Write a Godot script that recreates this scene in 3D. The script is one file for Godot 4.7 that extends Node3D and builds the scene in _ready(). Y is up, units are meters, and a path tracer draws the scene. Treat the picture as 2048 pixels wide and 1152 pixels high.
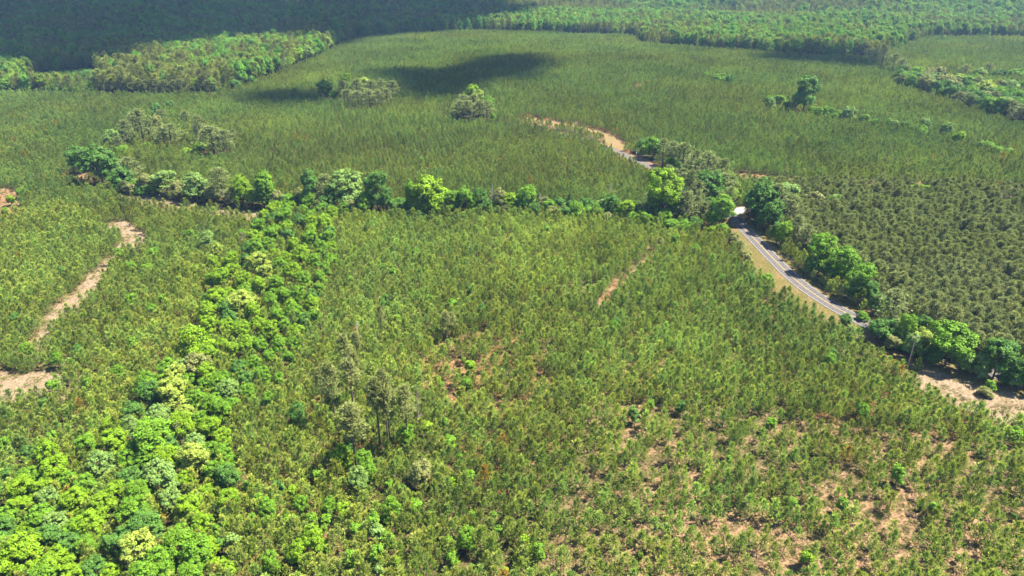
extends Node3D
# A drone's view over young pine plantations, leafy drains and hedgerows, a country road and far woods. Metres; y up; the camera looks along -z.

# Where things stand, surveyed on the ground: [x, z, crown width, height, look] for trees, [x, z] for lines and outlines.
const ROAD := [[-23.4,-517.4],[-8.6,-508.3],[12.7,-497.1],[33,-481.5],[51.9,-464.2],[63.8,-447.4],[72.2,-432.4],[79.4,-418.9],[86,-404.9],[96.8,-380.4],
	[105.4,-353.8],[108.6,-328.5],[109,-308.4],[109.9,-289],[110.6,-271.1],[111.8,-253.9],[114,-241],[117,-230.4],[120.6,-221.8],[124.3,-214.3],
	[128.9,-206],[135,-198.4],[145,-187.6],[154.3,-178.3],[163.2,-169.2]]
const SPUR := [[111.1,-332.1],[116.1,-336.6],[122.9,-338],[131.4,-337.2]]
const TRACKS := [[[[-186.5,-311.3],[-174.8,-301.5],[-168.5,-294.6],[-169.2,-284.6]],5,"s"],[[[-169.2,-284.6],[-168.7,-273.1],[-166.1,-259.5]],2.8,"s"],
	[[[-166.1,-259.5],[-164.7,-247.4],[-163.7,-235],[-163.7,-224.6]],4.2,"s"],[[[-163.7,-224.6],[-161.7,-213.1],[-159.1,-203.2],[-157.7,-196.3]],2.2,"s"],
	[[[-201.1,-352.4],[-189.4,-346.9],[-175.5,-338.7],[-150,-331.7],[-133.3,-326.3],[-116.8,-320.4]],5.5,"s"],[[[60.9,-287.8],[57.6,-273.7],[51.6,-262.8],
	[44.7,-252.1]],1.8,"w"],[[[45,-254],[38.8,-243],[33.5,-230.3]],2.4,"r"],[[[33.3,-247.5],[22.1,-240.5],[6.6,-231.5]],1.8,"w"],[[[8.8,-520.8],
	[23.9,-510.4],[37.8,-502.9],[47.9,-495.5],[59.2,-485.8]],6,"w"],[[[59.2,-485.8],[66.5,-469.2],[71,-450.9]],6,"w"],[[[100.2,-606],[120.6,-631.9],
	[143,-645.3]],3.5,"w"],[[[128.4,-393.1],[150.9,-383.3],[169.7,-373.8],[202.2,-372.7],[228.2,-370.1],[252.9,-365.9],[277.3,-362]],7,"r"],
	[[[-248.6,-388.4],[-236.6,-378.9]],5,"r"],[[[-274,-361.6],[-254.1,-333.5],[-246.9,-316.3]],7,"r"],[[[-245,-320.9],[-241.1,-326.2]],3,"r"],
	[[[125.4,-180.1],[128.5,-174.8],[134.5,-167.4],[143,-160.9],[150,-156.6]],5.2,"s"],[[[119.7,-204.2],[122,-195.1],[125.9,-182.3]],6,"m"],
	[[[129.9,-180.1],[137.5,-172.4],[147.4,-165.1]],5,"s"],[[[260.2,-356],[276.3,-360.4]],7,"v"],[[[-150.5,-182],[-143.5,-180.6],[-143.3,-176.6]],6,"s"],
	[[[-160.3,-187.7],[-149.1,-172.7]],2.5,"s"],[[[-132,-172.6],[-132.7,-179.2]],1.5,"s"],[[[634,-998],[669.9,-985.8]],9,"s"],[[[88.6,-311.1],
	[89,-301.3]],5,"w"]]
const FAR_EDGE := [[-741.1,-615.6],[-446.1,-626.2],[-351.9,-613.1],[-255.7,-607.7],[-238.5,-644.7],[-225.7,-707.6],[-211.2,-808],[-211.6,-968.6],[-183.8,-1035.5],
	[-118.8,-1079.3],[-54.9,-1106.5],[55.5,-1088.7],[171.4,-1036],[160.4,-909.2],[245.1,-848.3],[343.4,-818.9],[379.9,-825.6],[404,-814.2],[473.2,-911.7],
	[584.3,-1050.9],[661.5,-1061.9],[729.1,-1045.6],[1122.1,-991.1]]
const SCRUB := [[-445.3,-638.7],[-467.9,-720.8],[-423.3,-739.9],[-369.8,-660.7],[-358.4,-621.4]]
const STAND := [[113.3,-321.3],[124.4,-351.3],[146.7,-370.9],[165.7,-363.6],[199.1,-366],[233.5,-359.9],[269.1,-349.5],[317.8,-332.7],[174.6,-156.4],[160.9,-185.5],
	[149.1,-191.8],[143.2,-204.4],[136.8,-218.5],[132.9,-228.1],[131.7,-240.7],[128.7,-259.3],[126.6,-274.9],[123,-295.1]]
const OPEN_SOIL := [[22.7,-170.1],[67.6,-164.9],[136,-147.7],[126.7,-103.6],[3.7,-103.6],[15.7,-136.5]]
const OPEN_CLAY := [[-31.9,-199.2],[-11,-212.1],[11.2,-208.2],[11.1,-170.2],[-3.4,-160.9],[-25.4,-170.9]]
const LEAF_A := [[-18,-1118.3],[-11.3,-1213.9],[113.9,-1358.6],[344,-1375.1],[439.4,-1139.4],[620.1,-1338.4],[628.4,-1135.5],[427.1,-879.2],[251.2,-870.3],
	[175.8,-1063.7]]
const LEAF_B := [[614.7,-1514.7],[1165.9,-1709.3],[916.2,-1328.6],[767.3,-1313.9],[655,-1336.8]]
const LEAF_C := [[-638.7,-1143.8],[-653,-1417.7],[-494.9,-1481.2],[-428,-1227.1],[-530.1,-1140.9]]
const PALE := [[-990,-1665.4],[-66.6,-1582.6],[-64.7,-1533.3],[-329.8,-1541.5],[-638.5,-1548.8],[-821.6,-1588]]
const SHADE_A := [[-1891.8,-1664.9],[-1106.8,-1640.8],[-935.2,-1623.5],[-630.4,-1527.4],[-327.9,-1532.1],[-81.9,-1473],[14.8,-1393.4],[-11.1,-1183.2],[-71.7,-1139.1],
	[-169.6,-1034.1],[-212.8,-943.5],[-219.6,-842.2],[-287.8,-916.7],[-358.9,-958.3],[-386.9,-885.2],[-397.9,-793.9],[-411.1,-726.3],[-432.8,-694.5],
	[-512.1,-727.2],[-844.7,-710.3]]
const SHADE_B := [[-135.7,-684.8],[-106.9,-694.9],[-58.5,-686.4],[-32.7,-749.4],[-7.2,-758.8],[29.2,-700.2],[16.1,-646.9],[-27.8,-626.6],[-50.1,-578.1],[-77.7,-572.6],
	[-102.8,-634.5]]
const SHADE_C := [[-240.5,-606.7],[-197.4,-611.4],[-158.6,-592.3],[-146.6,-559],[-182.6,-561.2],[-211.7,-577.6]]
const SHADE_D := [[239.7,-770.8],[300.9,-825.5],[359,-829.6],[389.8,-797.7],[362.4,-735.6],[319.4,-758.1],[278.7,-761.1]]
const HEDGE := [[-246.1,-391.1,13.7,17.2,"d"],[-222.7,-369.8,18.4,22.9,"d"],[-217.5,-373.1,11.9,16.1,"d"],[-205.8,-367.7,13,15.9,"P"],[-207,-362.8,14.2,12.1,"d"],
	[-192.6,-357.8,10.2,10.9,"o"],[-186.3,-356.1,8.3,8.8,"d"],[-180.7,-353.7,14.5,13.9,"b"],[-172.7,-351.4,9.4,9.2,"o"],[-161.1,-344.5,14.2,15.6,"b"],
	[-152.3,-340.9,8.5,9.5,"o"],[-145.1,-338.7,12.7,19.4,"P"],[-139.4,-336.6,7.8,9.9,"P"],[-135.3,-337.4,11.2,16.4,"y"],[-129.1,-334.6,7.8,9.9,"y"],
	[-121.9,-333.9,10.8,20.2,"g"],[-123.5,-332.5,7.8,12.8,"d"],[-116.5,-332.6,7.8,10.3,"o"],[-113.1,-331.9,6.6,8.8,"b"],[-108.4,-332,9.6,9.1,"g"],
	[-105.1,-333.4,7.8,11.3,"o"],[-98.2,-330,8.9,22.5,"d"],[-99,-327.3,9.5,12.6,"g"],[-94.5,-330.1,8.9,15.2,"P"],[-91.8,-334.4,10.8,17.8,"P"],
	[-87.1,-330.2,8.9,14.7,"d"],[-80.8,-333.1,19.8,21.2,"b"],[-80.9,-324.1,7.6,7.7,"g"],[-89.9,-326,9.4,10.2,"d"],[-71.7,-325.6,9.4,12.1,"g"],
	[-69,-329.8,7.7,13.7,"g"],[-65.9,-327.8,13,22.4,"d"],[-61.4,-327.2,8.9,14.1,"d"],[-54.5,-325.2,9.4,9.2,"d"],[-49.7,-328.1,5.9,17.5,"g"],
	[-46.1,-326.7,8.9,9.7,"g"],[-40.8,-327.5,21.8,18.5,"y"],[-43.5,-325.4,13,11.1,"d"],[-35.7,-324.8,7.7,9.2,"y"],[-30.2,-326.3,10.6,13.1,"g"],
	[-27,-327.1,7.1,9.7,"d"],[-22.9,-327.9,10.7,14.6,"g"],[-19.2,-327.2,7.1,9.7,"g"],[-15.3,-328.7,8.9,13.7,"d"],[-11.8,-327.4,7.1,8.3,"d"],
	[-6,-331,8.9,12.8,"o"],[-1.2,-329.7,9.5,10.8,"y"],[6.9,-329.1,13.1,14.7,"g"],[4.4,-327.6,8.3,9.3,"d"],[18.4,-327.2,8.3,8,"g"],
	[23.2,-329.4,8.3,8.8,"d"],[31.4,-321,10.4,8.6,"g"],[36.7,-327.4,9.5,8.3,"d"],[40.7,-323.9,7.6,6.8,"g"],[44.9,-326.8,8.9,9.2,"b"],
	[47.9,-323.2,10,12.1,"d"],[51.3,-321.2,7.6,7.2,"g"],[54.6,-317,10.3,11.4,"y"],[61.4,-313.7,10.2,7.1,"g"],[56.4,-313,8.5,6.6,"g"],
	[11.5,-324.9,6.2,7.3,"d"],[-10.9,-331.8,5.9,6.7,"d"],[30.8,-325.4,5.3,5.6,"g"],[-120.5,-338.2,5,6.2,"P"],[42.5,-321,5.9,6.2,"g"],
	[-113.1,-328.2,5.8,6.1,"d"],[-49.1,-324.3,6.2,7.5,"d"],[-64.4,-333.3,6.8,8.2,"d"],[-29.7,-333.4,7.2,8.3,"P"],[-199.1,-355.3,5.9,5.9,"o"],
	[-35.6,-334.5,5.7,6.3,"g"],[-26.5,-330.3,5.8,5.8,"o"],[-126,-339.4,7.1,8.3,"g"],[16.3,-330.4,6.5,8.1,"P"],[-213.8,-364,6.4,5.7,"g"],
	[-56.5,-334.2,6.7,6,"g"],[-77.8,-325.5,7.9,9,"o"],[60.8,-321.3,7.6,8.1,"d"],[-156,-348.3,6,5.3,"o"],[-201.4,-356.8,5.2,5.8,"o"],
	[-102.9,-329.2,5.8,6.8,"P"],[-198.6,-359.2,7.1,7,"g"],[-70.3,-332.9,6.7,7.1,"g"],[-2.8,-325.8,6.6,5.7,"P"],[-156.3,-341.5,5.5,5.3,"d"],
	[-105.5,-337.1,7.4,8.2,"d"],[62,-317.8,6.9,8,"P"],[45.6,-317.1,5.9,5.5,"o"],[24.7,-325.8,6.2,5.4,"o"],[-111.5,-335.5,7.7,7.3,"d"],
	[1,-325.4,5.6,5.9,"g"],[25.7,-320.7,7.4,7.3,"d"],[-154.1,-345.4,7.7,6.6,"d"],[-2.6,-333.7,6,7.3,"d"],[-57,-328.6,5,4.5,"g"],[-147,-344.6,5,6.2,"o"],
	[-109.7,-328.3,7.6,8,"g"],[-136.8,-342.4,7.8,8.4,"g"],[-177.7,-348.3,7.1,6.7,"P"],[-168.8,-350.9,5,5.7,"d"],[29.5,-327.6,6.7,8.3,"d"],
	[-190.1,-352.3,6.2,6.2,"d"],[-196.1,-361.7,5.3,6.2,"o"],[-85.3,-324.4,6.4,5.8,"d"],[36.6,-320.5,7.4,7.5,"g"],[-22.1,-333.2,6.2,6.1,"P"],
	[-166.6,-346.8,5.8,6.7,"d"],[-32.2,-330.3,7,6,"o"],[-117.5,-329,6,6.7,"d"],[-216,-367,6.7,5.9,"g"],[-195.7,-354.5,5.6,5,"d"],
	[19.8,-322.8,7.1,6.6,"o"],[-171.9,-347.1,5.7,6.3,"o"],[-200.6,-362.6,7.2,6.7,"o"],[56.3,-321.1,5.3,5.6,"P"],[-99.6,-334.2,7,7.2,"d"],
	[-93.9,-324.8,6.8,7.8,"P"],[-61.5,-330.8,6.9,8.5,"g"],[8,-324,5.2,4.6,"g"],[-73.7,-331.2,6.6,6,"d"],[-186.4,-352.5,5.3,6.2,"g"],
	[-150.6,-345.3,7.3,7.8,"P"],[-50.1,-334.2,5.6,6,"d"],[-58.4,-331.1,6.5,6.6,"g"],[-188.5,-359.5,7.6,8.6,"d"],[12.2,-328.9,5.5,4.8,"o"],
	[-13.4,-333.4,6.9,6.7,"P"],[-24.9,-333.4,6.4,8,"o"],[-7.4,-327.5,5.3,4.8,"d"],[-161.1,-350.4,6.8,7.5,"d"],[-165.7,-352,5.8,5,"o"],
	[-144.1,-344.6,6.8,6.6,"P"],[-204,-357,6.1,7,"P"],[-53.8,-329.5,7.5,7.5,"g"],[-96.6,-336,7.4,7.9,"d"],[64.1,-321.3,5,4.7,"d"],
	[-131.6,-340.1,7.9,8.8,"d"],[-213.2,-361,5.4,4.7,"d"],[-101.5,-331.6,7.3,9.1,"g"]]
const HEDGE_X := [[-9.5,-332.4,4,14.3,"S"],[14.8,-334.4,4.5,8.4,"S"],[50.9,-344.8,4.1,11.6,"S"],[28.4,-335.3,3.8,8.4,"C"]]
const GROVE := [[86.5,-428.3,15.3,12.5,"g"],[83.2,-440,11.2,8,"d"],[88.2,-402.9,10.4,18.8,"P"],[92,-395.3,11,19.1,"P"],[96.8,-389.6,14.2,20.1,"P"],
	[100.1,-375.1,11.8,19.6,"P"],[99.9,-351.4,15.5,24.9,"P"],[108.3,-354.6,13.1,21,"P"],[99.3,-338.9,17.3,19.8,"d"],[106.8,-345.1,12.2,16.2,"P"],
	[72,-320.6,20.5,25.9,"y"],[67.3,-318.5,11.3,13.6,"d"],[85.8,-327,9.9,23,"P"],[82.5,-314.4,10.1,16.2,"P"],[90.8,-328.5,9.3,17.2,"P"],
	[78.8,-318.5,9.7,13.1,"d"],[116.3,-362.9,6.4,12.2,"y"],[115.7,-353.8,7.4,10.8,"y"],[112.7,-344.2,7.9,8.9,"y"],[97.4,-310.4,13.9,16.5,"g"],
	[103.9,-321.3,8,11.1,"o"],[71.1,-313,10.6,7.8,"g"],[74.2,-305.1,10.4,5.6,"g"],[79,-303.9,9.3,5.6,"g"],[83.9,-305.1,8.3,6.6,"d"],
	[64.1,-311,8.8,6.2,"g"],[96.3,-301.3,7.6,5.1,"g"],[91.7,-301.3,5.9,4.1,"y"],[95,-280.4,6.1,9.1,"o"],[96.9,-276.5,6.5,6.7,"P"],
	[96.6,-266.8,6.4,6.1,"o"],[104.8,-399.7,6.3,9.8,"P"],[88.8,-369.9,7.7,11.1,"P"],[75.9,-334.7,5.4,7.4,"g"],[101.4,-367.2,6.1,9.7,"d"],
	[91.9,-379.8,5,7.6,"g"],[90.1,-357,8,12.8,"P"],[71.5,-332.1,7.9,10.6,"P"],[86.7,-344.5,5.8,9.9,"g"],[106.9,-394.5,6.3,11,"g"],
	[105.6,-360.3,6.4,10.5,"d"],[94.4,-377.2,5.7,7.8,"g"],[96.6,-330,7,9.3,"d"],[79.9,-344.6,6.9,9.2,"P"],[93.3,-333.1,6.7,11.4,"d"],
	[105.4,-332,5.1,7.5,"P"],[109.3,-364.6,6,10.6,"P"],[90,-374.8,6.8,9.1,"g"],[89.6,-362.2,5.7,10,"P"],[81.6,-340.2,6.6,8.9,"P"],
	[85.2,-355.7,6.5,11.2,"d"],[96,-399.2,5.5,7.4,"g"],[83.7,-350.8,6.6,9.2,"P"],[87.3,-332.1,6,8,"P"],[91.8,-365.5,7.4,12.8,"P"],
	[93.6,-405,7.9,13.2,"d"],[94.9,-410.1,7.9,10.7,"P"],[101.4,-395.9,5.7,8.4,"P"],[105.8,-365.7,7.5,13.3,"P"],[97.1,-365.6,5.7,10.1,"d"],
	[100.1,-360.3,7.2,11.5,"P"],[88.4,-340.8,6.2,10.3,"d"],[95.7,-325.6,5.2,8.4,"P"],[74,-342,6.2,9.4,"d"],[106.9,-381.8,7.8,11.2,"P"],
	[101.6,-401.7,6.9,10.2,"P"],[102.4,-329.3,6.3,9.6,"P"],[109.2,-376.7,7.9,13.3,"P"],[103.8,-392.1,7.5,10.3,"g"],[85.3,-359.7,5.6,8.9,"P"],
	[103.1,-386.2,6.8,10.6,"P"],[108.1,-334.3,7.3,12.4,"P"],[110.2,-386,7.7,11.1,"P"],[81,-332.1,7.6,12.7,"P"],[92.2,-342.4,7.2,9.9,"P"],
	[88.3,-384.2,5.7,8.6,"d"],[86.8,-348.7,6,7.9,"P"],[109,-390.6,6.1,9.7,"g"],[89.4,-388.8,8,12.3,"g"],[90.6,-337.4,7.4,11.8,"d"],
	[98.5,-323.3,5.5,9.7,"d"],[84.8,-322,6.6,10.6,"P"],[99,-405.6,5.2,6.9,"d"],[85.1,-336,5.8,7.8,"d"],[73.2,-337.9,6.2,9.2,"P"],
	[107.1,-372.9,7.9,11.4,"P"],[93.1,-323.2,6.5,8.5,"P"],[101.6,-380.4,6.9,10.7,"P"],[67.9,-329.7,7.9,11.6,"P"],[97.2,-381.6,7.8,10.5,"g"],
	[91.8,-349.7,5.6,8.8,"d"],[114.1,-359.2,5.9,10.6,"d"],[86.7,-377,7.8,10.9,"P"],[111.7,-367.9,6.8,9.4,"P"],[93.2,-371.5,7.8,13.4,"P"],
	[111,-361,7.1,9.7,"d"],[109.2,-340,7.2,11.3,"g"],[111.7,-373.1,5,7,"g"],[89.2,-323.2,7.3,11.6,"P"],[85.6,-367.1,6.3,8.2,"P"],[94,-354.7,5.4,8,"P"],
	[78.7,-326.1,6.6,8.7,"P"],[94.1,-358.3,7.8,12.5,"d"],[105.9,-326.2,5.7,9.2,"d"],[97.9,-369.6,5.9,8.4,"d"],[79.3,-336.6,7.6,10.1,"P"],
	[75.5,-328.8,6.2,8.7,"P"],[92.1,-413.5,8,13.4,"P"],[113.3,-350.1,7.8,13.3,"P"],[93.2,-384.4,6.3,10.1,"d"],[89.1,-352.3,7.1,9.7,"P"],
	[79.6,-350.2,5.1,7.7,"d"],[104.2,-369.7,7.4,10.2,"P"],[83.6,-346.8,5.8,10,"P"],[91.3,-346.3,5.2,8.8,"g"],[101.8,-325.6,7.4,12.5,"P"]]
const EAST := [[117.8,-317.1,16.6,22,"d"],[115.7,-322.7,10,14.9,"d"],[131.2,-326.9,17.5,17.7,"b"],[125,-315.7,11.5,19.4,"P"],[128.8,-309,11.3,16.5,"P"],
	[119.6,-305.1,12.3,15.8,"d"],[117.6,-310.4,9.2,11.3,"d"],[118.6,-286.7,8.6,12.2,"y"],[117.8,-291.4,7.7,9.9,"d"],[124.9,-287.9,9.1,13.8,"P"],
	[125.1,-278.7,8.9,12.9,"P"],[123.9,-258.8,13.9,17.3,"g"],[119.7,-255.8,7.8,9,"d"],[127.8,-248.3,13.5,15.5,"g"],[124.6,-249.2,8.2,8.9,"d"],
	[129,-235.1,12.4,14.6,"g"],[125.3,-232.6,7.7,8.5,"d"],[130.3,-230.1,7.1,9.8,"d"],[150.1,-332.5,13.2,9.8,"o"],[159.5,-332.4,10.3,8.7,"b"],
	[190.3,-350,4.5,4.2,"b"],[211.6,-351,12.6,7.4,"y"],[213.1,-340.2,9.9,6.1,"y"],[248.3,-333.6,10.3,4.8,"y"],[129,-211.2,9.9,15,"P"],
	[129.7,-223,6.2,8.4,"d"]]
const BEND := [[128.4,-200.3,6.8,11.8,"g"],[122.2,-202.9,10.7,7.9,"d"],[123.2,-197,6,5.7,"o"],[127.2,-192.7,6.7,9.1,"b"],[132.4,-197.1,7.8,8.5,"p"],
	[139,-208.5,5.9,7.3,"d"],[135.7,-188.1,15.5,14.8,"g"],[132.7,-189.2,6.6,6.6,"d"],[138.2,-185.2,8.2,7.9,"b"],[146.4,-180.9,12.3,13.6,"d"],
	[142.9,-182.5,8.2,7.1,"b"],[150.4,-175.1,8.9,11.4,"d"],[152.7,-177.7,6.9,10.1,"b"],[140.2,-173.4,3.9,4.3,"g"],[138.4,-171.9,4.7,2.7,"o"],
	[147.6,-177.7,5.2,5,"d"],[123.4,-218.4,4.8,3,"g"],[114.6,-212.8,5.2,5.5,"d"],[113.5,-205.5,4.6,4.7,"b"],[101.1,-190.7,4.7,4.2,"d"],
	[97.8,-245,6.2,6,"g"],[139.2,-193.6,4.4,3.4,"g"],[129.3,-194.6,4.8,3.4,"d"],[154.8,-174,5,3.2,"d"],[142.8,-188.7,4.5,4.1,"d"],
	[131.8,-193.1,4.6,2.8,"d"],[129.1,-197.4,4.6,3.3,"b"],[125.9,-197.9,5.6,4.3,"d"],[127.6,-196.3,5.2,3.4,"d"],[155.7,-178,5.6,3.9,"d"],
	[131.4,-201.2,5.5,4.7,"g"],[135,-193.5,5.7,4.6,"d"],[145.1,-186.6,4.9,4.2,"d"],[142.2,-187,5,4.5,"g"],[136.8,-194.9,5.7,3.6,"b"],
	[126.1,-202.5,4.4,3.9,"g"],[135.9,-197.6,4.4,3.9,"d"],[141.1,-191.4,4.9,3.4,"d"],[129.2,-202.9,4.5,2.7,"b"],[151.6,-181.2,5.9,3.9,"d"],
	[133.4,-199.9,4.9,4.2,"g"],[127,-204.2,4.2,2.8,"g"],[125.7,-200.8,4.2,2.8,"d"]]
const STRIP := [[-105.8,-307.5,9.2,11,"g"],[-110.8,-304.7,7.2,9.4,"d"],[-97.9,-304.1,7.2,9.4,"d"],[-91.8,-302.6,6.6,8.7,"y"],[-84.8,-299.4,9,11,"y"],
	[-80,-288.5,6.8,9,"d"],[-115,-299.6,6.5,8.6,"d"],[-118.3,-289,5.8,7.7,"g"],[-112.4,-285.2,6.7,8.9,"y"],[-105.4,-287.7,7.3,9.6,"g"],
	[-103.2,-276,7,9.3,"g"],[-97.9,-287.4,6.8,8.9,"d"],[-92.7,-276.7,6.6,8.7,"y"],[-86,-279.6,8,10.6,"g"],[-79.6,-271.8,6.9,9.2,"g"],
	[-75.9,-274.3,6.1,8,"y"],[-73.5,-260,6.7,8.8,"g"],[-79.5,-259.6,6.7,8.8,"g"],[-86.2,-265.1,7.3,9.6,"y"],[-130.2,-279.7,8,10.6,"b"],
	[-123.6,-272.5,6.1,8,"p"],[-120.6,-260.3,5.8,7.7,"y"],[-110.6,-272.7,6.5,8.6,"d"],[-108.3,-262.6,5.8,7.7,"d"],[-100.8,-255.7,10.1,11,"p"],
	[-95.8,-248,7.3,9.6,"p"],[-92.8,-256.4,6.6,8.7,"g"],[-91.7,-262.7,6.3,8.3,"y"],[-84.8,-248.7,7.4,9.7,"y"],[-79.3,-243.3,6.8,8.9,"g"],
	[-74.2,-246.2,5.9,7.9,"g"],[-111.3,-243.5,8,10.6,"y"],[-115,-244.1,5.9,7.8,"g"],[-109.9,-250.3,6.5,8.6,"y"],[-102.2,-242.1,7.2,9.5,"y"],
	[-94.9,-237.9,7,9.3,"y"],[-88.9,-239.2,6.7,8.8,"g"],[-83.5,-230.3,6.5,8.5,"g"],[-77.7,-229.7,6.8,9.1,"g"],[-73,-229.2,6.1,8,"d"],
	[-72.1,-236.6,5.4,7.1,"g"],[-105.1,-224.1,9.1,11,"y"],[-109.2,-226.7,6.1,7.9,"d"],[-100.4,-219.6,6.6,8.7,"d"],[-95.9,-222.5,11.4,11,"p"],
	[-90.2,-217.5,6.9,9.2,"y"],[-86.9,-226.6,6.4,8.4,"g"],[-80.8,-215,6.5,8.6,"g"],[-76.1,-217,6.6,8.7,"g"],[-71.2,-212.3,5.7,7.5,"d"],
	[-69.3,-216.1,5.1,6.6,"g"],[-101.4,-195.3,12.9,11,"y"],[-94.2,-179.9,9.4,11,"o"],[-95.4,-207.1,6.4,8.4,"y"],[-89.5,-204.6,6.6,8.8,"y"],
	[-85.6,-208.3,6.4,8.4,"y"],[-80.2,-204.4,6.6,8.8,"y"],[-84.5,-194.8,6.7,8.9,"y"],[-80.7,-195.5,6.1,8,"g"],[-75.2,-196,6.1,8,"g"],
	[-70.5,-197.2,5.1,6.6,"g"],[-88.7,-192.7,6.1,7.9,"y"],[-93.6,-196.6,5.4,7.1,"y"],[-83.1,-181.4,6.1,8,"d"],[-79.5,-184.5,5.8,7.6,"g"],
	[-74.4,-178.4,5.6,7.5,"g"],[-79,-175.8,5.6,7.4,"d"],[-85.5,-175.6,5.9,7.8,"g"],[-90.2,-173.8,5.2,6.9,"g"],[-82.1,-170,5.7,7.6,"g"],
	[-76.3,-170,5.2,6.8,"g"],[-76.7,-208.5,5.3,6.9,"g"],[-70.4,-190.1,4.5,6,"g"],[-75.8,-189.4,5.2,6.9,"g"],[-98.7,-174.2,8.5,11,"p"],
	[-69.9,-177.6,4.3,5.7,"g"],[-94.2,-310.8,7.6,8.4,"g"],[-101.9,-207.9,6.5,8.8,"y"],[-114.7,-317.3,6.8,9.2,"y"],[-84.7,-314.3,7.1,9,"y"],
	[-104.9,-233.2,6.3,7,"y"],[-106.9,-315.4,7.3,9.8,"g"],[-106.5,-295.8,6.1,7.3,"g"],[-112.4,-292.3,7.7,11.4,"g"],[-106.4,-323.9,5.5,8,"y"],
	[-91.7,-320.4,7.2,8.3,"g"],[-89.6,-293.4,6.1,8.8,"g"],[-87,-272,6.8,7.8,"y"],[-97.3,-213.4,6.6,8.5,"d"],[-105.7,-268.4,8,11.8,"g"],
	[-97.8,-268.6,5.7,7.4,"y"],[-99.8,-295.1,7.5,9,"y"],[-78.8,-280,7.5,10.8,"g"],[-79,-223,5.5,7.2,"y"],[-113.7,-324,6.8,7.9,"y"],[-94.8,-188,7,9.8,"y"],
	[-71.7,-204.6,6.1,7.3,"y"],[-73.8,-253.1,5.7,8.3,"g"],[-100.3,-320.3,6.5,7.4,"g"],[-115.4,-310.6,6.9,8.8,"y"],[-98,-231.1,6.6,8.8,"g"],
	[-87.8,-286.5,7.3,10.7,"y"],[-109.1,-279.4,6.3,8.8,"y"],[-111.8,-256.8,7.6,11.1,"y"],[-105.9,-215.8,7.6,10.4,"y"],[-71.2,-222.4,6.4,9.1,"y"]]
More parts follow.
